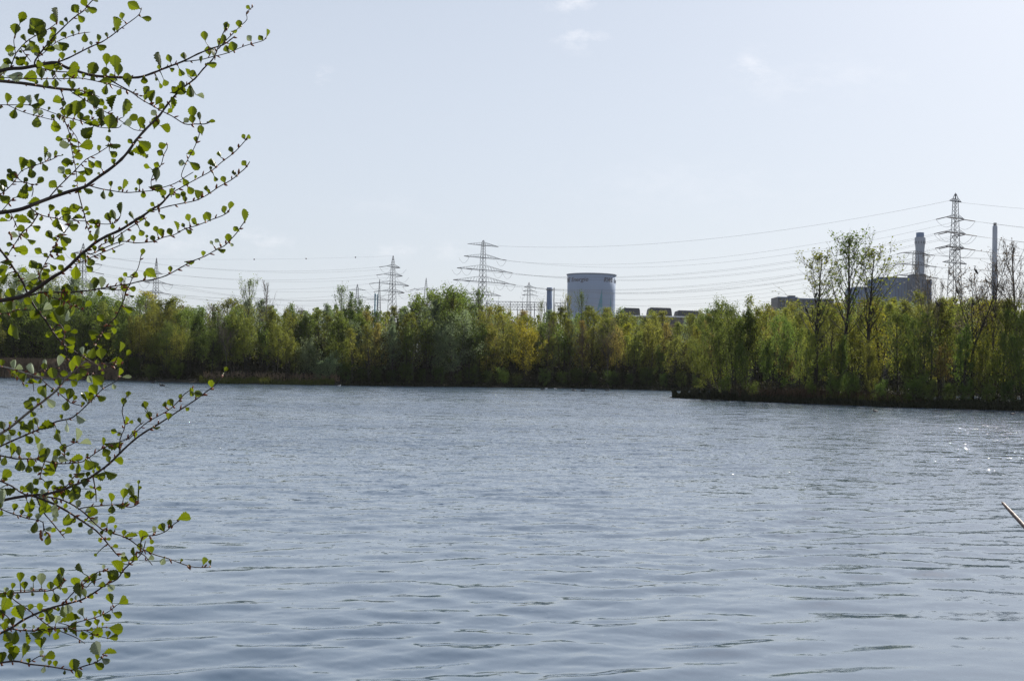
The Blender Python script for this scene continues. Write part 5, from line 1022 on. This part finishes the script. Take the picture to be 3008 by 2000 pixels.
def add_leaf(cx, cy, hw, hh, pale):
    hw *= 1.07; hh *= 1.07
    d2 = ((nodes_arr - (cx, cy)) ** 2).sum(1); k = int(d2.argmin()); nd = nodes[k]; dist = math.sqrt(d2[k])
    if dist > .55 * max(hw, hh):
        dx, dy = (cx - nd[0]) / dist, (cy - nd[1]) / dist
    else:
        dx, dy = (0, -1) if hh >= hw else ((1, -.25) if nd[4][0] > 0 else (-1, -.25))
        s_ = rb.choice((-1, 1)); dx += .2 * s_; q = math.hypot(dx, dy); dx /= q; dy /= q
    # long axis follows the surveyed outline
    if hh > hw * 1.35: dx *= .35
    if hw > hh * 1.35: dy *= .35
    q = math.hypot(dx, dy) or 1; dx /= q; dy /= q
    ext = math.sqrt((hw * dx) ** 2 + (hh * dy) ** 2); per = math.sqrt((hw * dy) ** 2 + (hh * dx) ** 2)
    if per > ext * 1.08: per = ext * 1.05
    d0 = nd[2] + rb.uniform(-.02, .02); sc_ = d0 / F; back = (ext * 2 * rb.uniform(.98, 1.06))
    d1 = d0 + rb.uniform(-.35, .35) * ext * 2 * sc_ * .8
    base = pw(cx - dx * ext, cy - dy * ext, d0); tip = pw(cx + dx * ext, cy + dy * ext, d1)
    L_ = (tip - base).length; view = ray(cx, cy).normalized(); side = (tip - base).normalized().cross(view).normalized(); nrm = side.cross((tip - base).normalized()).normalized()
    natural = L_ * rb.uniform(.64, .9); c_ = min(1, max(.12, per * 2 * sc_ / natural)); ang = math.acos(c_) * rb.choice((-1, 1)) if c_ < .999 else rb.uniform(-.2, .2)
    wv = side * math.cos(ang) + nrm * math.sin(ang); n2 = nrm * math.cos(ang) - side * math.sin(ang)
    leaf_mesh(nd[3], base, tip, wv, n2, L_, natural, rb.uniform(-.16, .16), rb.uniform(.05, .42), pale)
    at_ = pw(nd[0], nd[1], nd[2]); mid = at_.lerp(base, .5) + Vector((0, 0, .001))
    bmb[nd[3]].tube([at_ - AO, mid - AO, base - AO, base.lerp(tip, .12) - AO], [.0012, .0009, .0007, .0004], 5, 2)
    ax_ = (base - at_) if (base - at_).length > 1e-4 else Vector((0, 0, 1))
    ellipsoid(buds[nd[3]], at_ + ax_.normalized() * .004 - AO, ax_, rb.uniform(.0016, .003), rb.uniform(.006, .011))
    placed.append((cx, cy))
for S, lst in LV:
    for lv in lst:
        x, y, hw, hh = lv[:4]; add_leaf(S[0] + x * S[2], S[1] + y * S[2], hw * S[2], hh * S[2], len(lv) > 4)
# small half-open leaves and buds at the remaining nodes of the twigs
pa_ = list(placed); acc = 0
for k, nd in enumerate(nodes):
    acc += 1
    if acc < 5 or nd[0] < -40: continue
    acc = 0
    if nd[5] > 10: continue
    far_ = min((nd[0] - q[0]) ** 2 + (nd[1] - q[1]) ** 2 for q in pa_)
    at_ = pw(nd[0], nd[1], nd[2]) - AO; s_ = rb.choice((-1, 1)); nx, ny = -nd[4][1] * s_, nd[4][0] * s_
    if far_ > 22 ** 2 and rb.random() < .8:
        if ny > 0 and rb.random() < .7: nx, ny = -nx, -ny
        e_ = rb.uniform(5, 12); dx, dy = nx + nd[4][0] * .8, ny + nd[4][1] * .8; q = math.hypot(dx, dy); dx /= q; dy /= q
        cx, cy = nd[0] + dx * (e_ + 4), nd[1] + dy * (e_ + 4); add_leaf(cx, cy, max(4, abs(dx) * e_ + abs(dy) * e_ * .6), max(4, abs(dy) * e_ + abs(dx) * e_ * .6), rb.random() < .12); pa_.append((cx, cy))
    elif rb.random() < .6:
        dirv = pw(nd[0] + nx * 8 + nd[4][0] * 8, nd[1] + ny * 8 + nd[4][1] * 8, nd[2]) - AO - at_
        ellipsoid(buds[nd[3]], at_ + dirv.normalized() * .004, dirv, rb.uniform(.0014, .0026), rb.uniform(.006, .012))
# crowded short shoots of the inner branches
for k, nd in enumerate(nodes):
    if nd[0] > 330 or nd[0] < -20 or nd[5] > 9: continue
    if rb.random() > .2: continue
    s_ = rb.choice((-1, 1)); e_ = rb.uniform(6, 17); dx, dy = -nd[4][1] * s_ + nd[4][0] * rb.uniform(0, 1.1), nd[4][0] * s_ + nd[4][1] * .5 - .35; q = math.hypot(dx, dy) or 1; dx /= q; dy /= q
    cx, cy = nd[0] + dx * (e_ + 3), nd[1] + dy * (e_ + 3)
    if min((cx - q_[0]) ** 2 + (cy - q_[1]) ** 2 for q_ in pa_) < 13 ** 2: continue
    add_leaf(cx, cy, max(3.5, abs(dx) * e_ + abs(dy) * e_ * rb.uniform(.35, .75)), max(3.5, abs(dy) * e_ + abs(dx) * e_ * rb.uniform(.35, .75)), rb.random() < .15); pa_.append((cx, cy))
# the dark red catkin and the dried cone stalks
for (S, x0, y0, x1, y1) in ((S2, 398, 395, 410, 490), (S2, 65, 320, 85, 370), (S3, 205, 800, 213, 845)):
    n0 = int(((nodes_arr - (S[0] + x0 * S[2], S[1] + y0 * S[2])) ** 2).sum(1).argmin()); dd = nodes[n0][2]
    for k in range(9):
        t = k / 8; c_ = pw(S[0] + (x0 + (x1 - x0) * t) * S[2] + rb.uniform(-2, 2), S[1] + (y0 + (y1 - y0) * t) * S[2], dd) - AO
        ellipsoid(buds[nodes[n0][3]], c_, Vector((rb.uniform(-1, 1), .2, rb.uniform(-1, 1))), .0026, .0045)
for i in range(len(mains)):
    o = bmb[i].build('branch', [M['alder_bark'], M['alder_pale_bark'], M['alder_leaf']], alder, True)
    if leafV[i]:
        nb = len(buds[i].v); base_ = sum(len(a) for a in leafV[i])
        V = np.array([tuple(v) for a in leafV[i] for v in a] + [tuple(v) for v in buds[i].v]); U = np.array([t for a in leafU[i] for t in a] + [(.5, .5)] * nb)
        leafF[i] += [tuple(base_ + q for q in f_) for f_ in buds[i].f]; leafM[i] += [2] * len(buds[i].f)
        link('leaves', fast_mesh('leaves', V, np.array(leafF[i]), [M['alder_leaf'], M['alder_leaf_glare'], M['bud']], False, leafM[i], U), o)

# broken reed stalk poking in at the right, close to the camera
a_, b_ = pw(2943, 1474, 1.9), pw(3016, 1553, 1.75); dirn = (b_ - a_).normalized(); root_ = b_ + dirn * 1.1
gr = gz(root_.x, root_.y); root_ = Vector((root_.x + .1, root_.y - .15, max(gr, 0) - .05)); sk = empty('reed_stalk', root_); tag(sk, 'single dry broken reed stalk slanting in at the right edge over the water', 'reed stalk')
M['reed_stalk'] = surf('reed_stalk', (.055, .028, .022), (.13, .08, .06), 25, .55, bump=.3)
pts = [root_, root_.lerp(b_ + dirn * .3, .6), b_ + dirn * .3, b_, a_.lerp(b_, .45), a_.lerp(b_, .06), a_]
MB().tube([p_ - root_ for p_ in pts], [.0045, .004, .0034, .0032, .0029, .0022, .0008], 10).build('stem', M['reed_stalk'], sk, True)
m = MB()
for t in (.3, .62): c_ = pts[2].lerp(pts[1], t) - root_; m.tube([c_ - dirn * .004, c_, c_ + dirn * .004], [.0036, .0045, .0037], 10)
m.build('node_ring', M['twig_brown'], sk, True)

# ------------------------------------------------------------------ birds
M['cormorant'] = surf('cormorant_plumage', (.010, .011, .012), (.02, .02, .022), 12, .5); M['bill'] = surf('bill', (.30, .22, .10), (.36, .28, .14), 5, .5)
M['coot'] = surf('coot_plumage', (.012, .012, .013), (.03, .03, .032), 12, .6); M['white_feather'] = surf('white_feather', (.6, .6, .6), (.75, .75, .75), 6, .6); M['grey_feather'] = surf('grey_feather', (.30, .31, .33), (.38, .39, .41), 6, .6)
def bird(name, pos, heading, spine, rads, bill, mats, legs=0, lab='', cat='', grp=None, sc=1.0, wing=True):
    """one continuous body lofted along its spine, tail to crown"""
    q = empty(name, pos, heading); q.scale = (sc,) * 3; tag(q, lab, cat, grp)
    mb = MB(); mb.tube(spine, rads, 12); mb.build('body', M[mats[0]], q, True)
    h = Vector(spine[-2]); MB().tube([h + Vector(bill[0]), h + Vector(bill[1]), h + Vector(bill[2])], [.014, .010, .003], 6).build('bill', M[mats[1]], q, True)
    if wing:
        c_ = Vector(spine[2])
        for s in (-1, 1):
            y_ = rads[2] * .93 * s; m = MB(); b0 = Vector(spine[1]); f0 = Vector(spine[3])
            m.tube([f0 + Vector((0, y_ * .8, 0)), c_ + Vector((0, y_, 0)), b0 + Vector((-.03, y_ * .55, .0))], [rads[2] * .35, rads[2] * .5, .012], 8); m.build('wing', M[mats[2]], q, True)
    for s in range(legs):
        y_ = .05 * (1 if s else -1); b0 = Vector(spine[2]); MB().tube([b0 + Vector((-.02, y_, -rads[2] * .7)), b0 + Vector((-.01, y_, -rads[2] - .07)), b0 + Vector((.05, y_, -rads[2] - .09))], [.016, .012, .009], 6).build('leg', M['bill'], q)
    return q
CS = [(-.20, 0, -.24), (-.13, 0, -.10), (-.02, 0, .08), (.07, 0, .24), (.085, 0, .34), (.045, 0, .44), (.075, 0, .52), (.115, 0, .545), (.15, 0, .54)]; CR = [.035, .085, .115, .085, .042, .032, .036, .032, .012]
def corm(px, py, tree, off, hd, lab, sc=1.0):
    """a cormorant and, as a part of its tree, the limb it sits on"""
    p_ = at(px, py, float(spit_Y(px)) + off); bird('cormorant', p_, hd, CS, CR, [(.03, 0, .02), (.10, 0, .015), (.15, 0, .0)], ('cormorant', 'bill', 'cormorant'), 2, lab, 'cormorant', 'cormorants perched in the spit trees', sc)
    root = SPIT_TREE[tree]; foot = p_ + Vector((0, 0, -.125 * sc)); out_ = Vector((foot.x - root.location.x, foot.y - root.location.y, 0)); dist = max(out_.length, .2)
    st_ = Vector((root.location.x, root.location.y, foot.z - dist * .9 - .5)); out_ = out_.normalized() if out_.length > .01 else Vector((1, 0, 0))
    M_ = Matrix.LocRotScale(root.location, root.rotation_euler, root.scale).inverted()
    pts = [st_, st_.lerp(foot, .55) + Vector((0, 0, -.12)), foot - out_ * .12 + Vector((0, 0, -.02)), foot + out_ * .2 + Vector((0, 0, .02)), foot + out_ * .6 + Vector((.05, 0, .35))]
    k = root.scale.x
    MB().tube([M_ @ q for q in pts], [.05 / k, .038 / k, .028 / k, .022 / k, .006 / k], 6).build('limb', M['bark_dark'], root, True)
corm(2866, 798, 2862, 5.0, math.pi - .3, 'cormorant perched highest, in the forked bare tree, neck upright')
corm(2811, 858, 2800, 10.0, math.pi + .2, 'cormorant on a treetop twig below the tallest pylon')
corm(2752, 893, 2742, 7.0, math.pi - .2, 'cormorant beside the stem of the slim bare tree')
corm(2857, 898, 2862, 5.0, .5, 'cormorant low on the main limb of the forked bare tree')
corm(2897, 826, 2925, 8.0, 2.8, 'cormorant on a thin twig in front of the slender chimney', .8)
corm(2398, 868, 2400, 5.0, .4, 'cormorant on the stem of the leftmost tall poplar')
corm(2368, 912, 2400, 5.0, 2.6, 'lowest cormorant, left of the leftmost poplar stem')
DS = [(-.19, 0, .07), (-.13, 0, .045), (-.02, 0, .04), (.10, 0, .05), (.145, 0, .10), (.155, 0, .16), (.175, 0, .19), (.20, 0, .185)]; DR = [.012, .055, .085, .068, .036, .028, .034, .014]
def duck(px, py, hd, lab, mats=('coot', 'white_feather', 'coot'), sc=1.0, nm='coot', grp='coots on the lake'):
    Y_ = CAM_Z * F / (py - horizon(px)); p_ = at(px, py, Y_); p_.z = -.015; bird(nm, p_, hd, DS, DR, [(.02, 0, -.005), (.05, 0, -.012), (.07, 0, -.02)], mats, 0, lab, nm, grp, sc)
duck(2572, 1209, math.pi, 'black coot on the sparkling water below the poplar trio', sc=1.15); duck(2975, 1217, .2, 'black coot at the right edge below the spit', sc=1.15)
duck(1594, 1144.5, 0, 'dark coot swimming below the round yellow willow', sc=1.6); duck(1686, 1148, math.pi, 'dark coot below the left edge of the cooling tower', sc=1.6)
duck(1712, 1149, 0, 'dark coot just right of another below the cooling tower', sc=1.6); duck(1784, 1148, 0, 'dark coot below the right edge of the cooling tower', sc=1.6)
duck(449, 1125, 0, 'dark duck on the water near the end of the reed bed', sc=1.9); duck(477, 1134, math.pi, 'larger dark duck right of the reed bed, nearer the camera', sc=1.9)
G = ('white_feather', 'bill', 'grey_feather')
duck(1604, 1142, 0, 'white gull on the water left of the blue-grey stack line', G, 1.0, 'gull', 'gulls along the far shore'); duck(1631, 1142.5, math.pi, 'white gull right of its companion near the far bank', G, 1.0, 'gull', 'gulls along the far shore')
duck(996, 1134, 0, 'white gull at the tip of the grassy bank', G, 1.2, 'gull', 'gulls along the far shore')

# ------------------------------------------------------------------ the air between
m, nt, out = new_mat('haze_air'); v = nt.nodes.new('ShaderNodeVolumePrincipled'); v.inputs['Color'].default_value = (.86, .90, .96, 1); v.inputs['Density'].default_value = HAZE; v.inputs['Anisotropy'].default_value = 0
nt.links.new(v.outputs[0], out.inputs['Volume'])
hz = MB().box((0, 0, (235 - 3.2) / 2), (5200, 5200, 235 + 3.2)).build('haze', m); tag(hz, 'thin spring haze in the air over the lake', 'haze', kind='stuff'); hz.display_type = 'BOUNDS'
print('trees', n_tree)
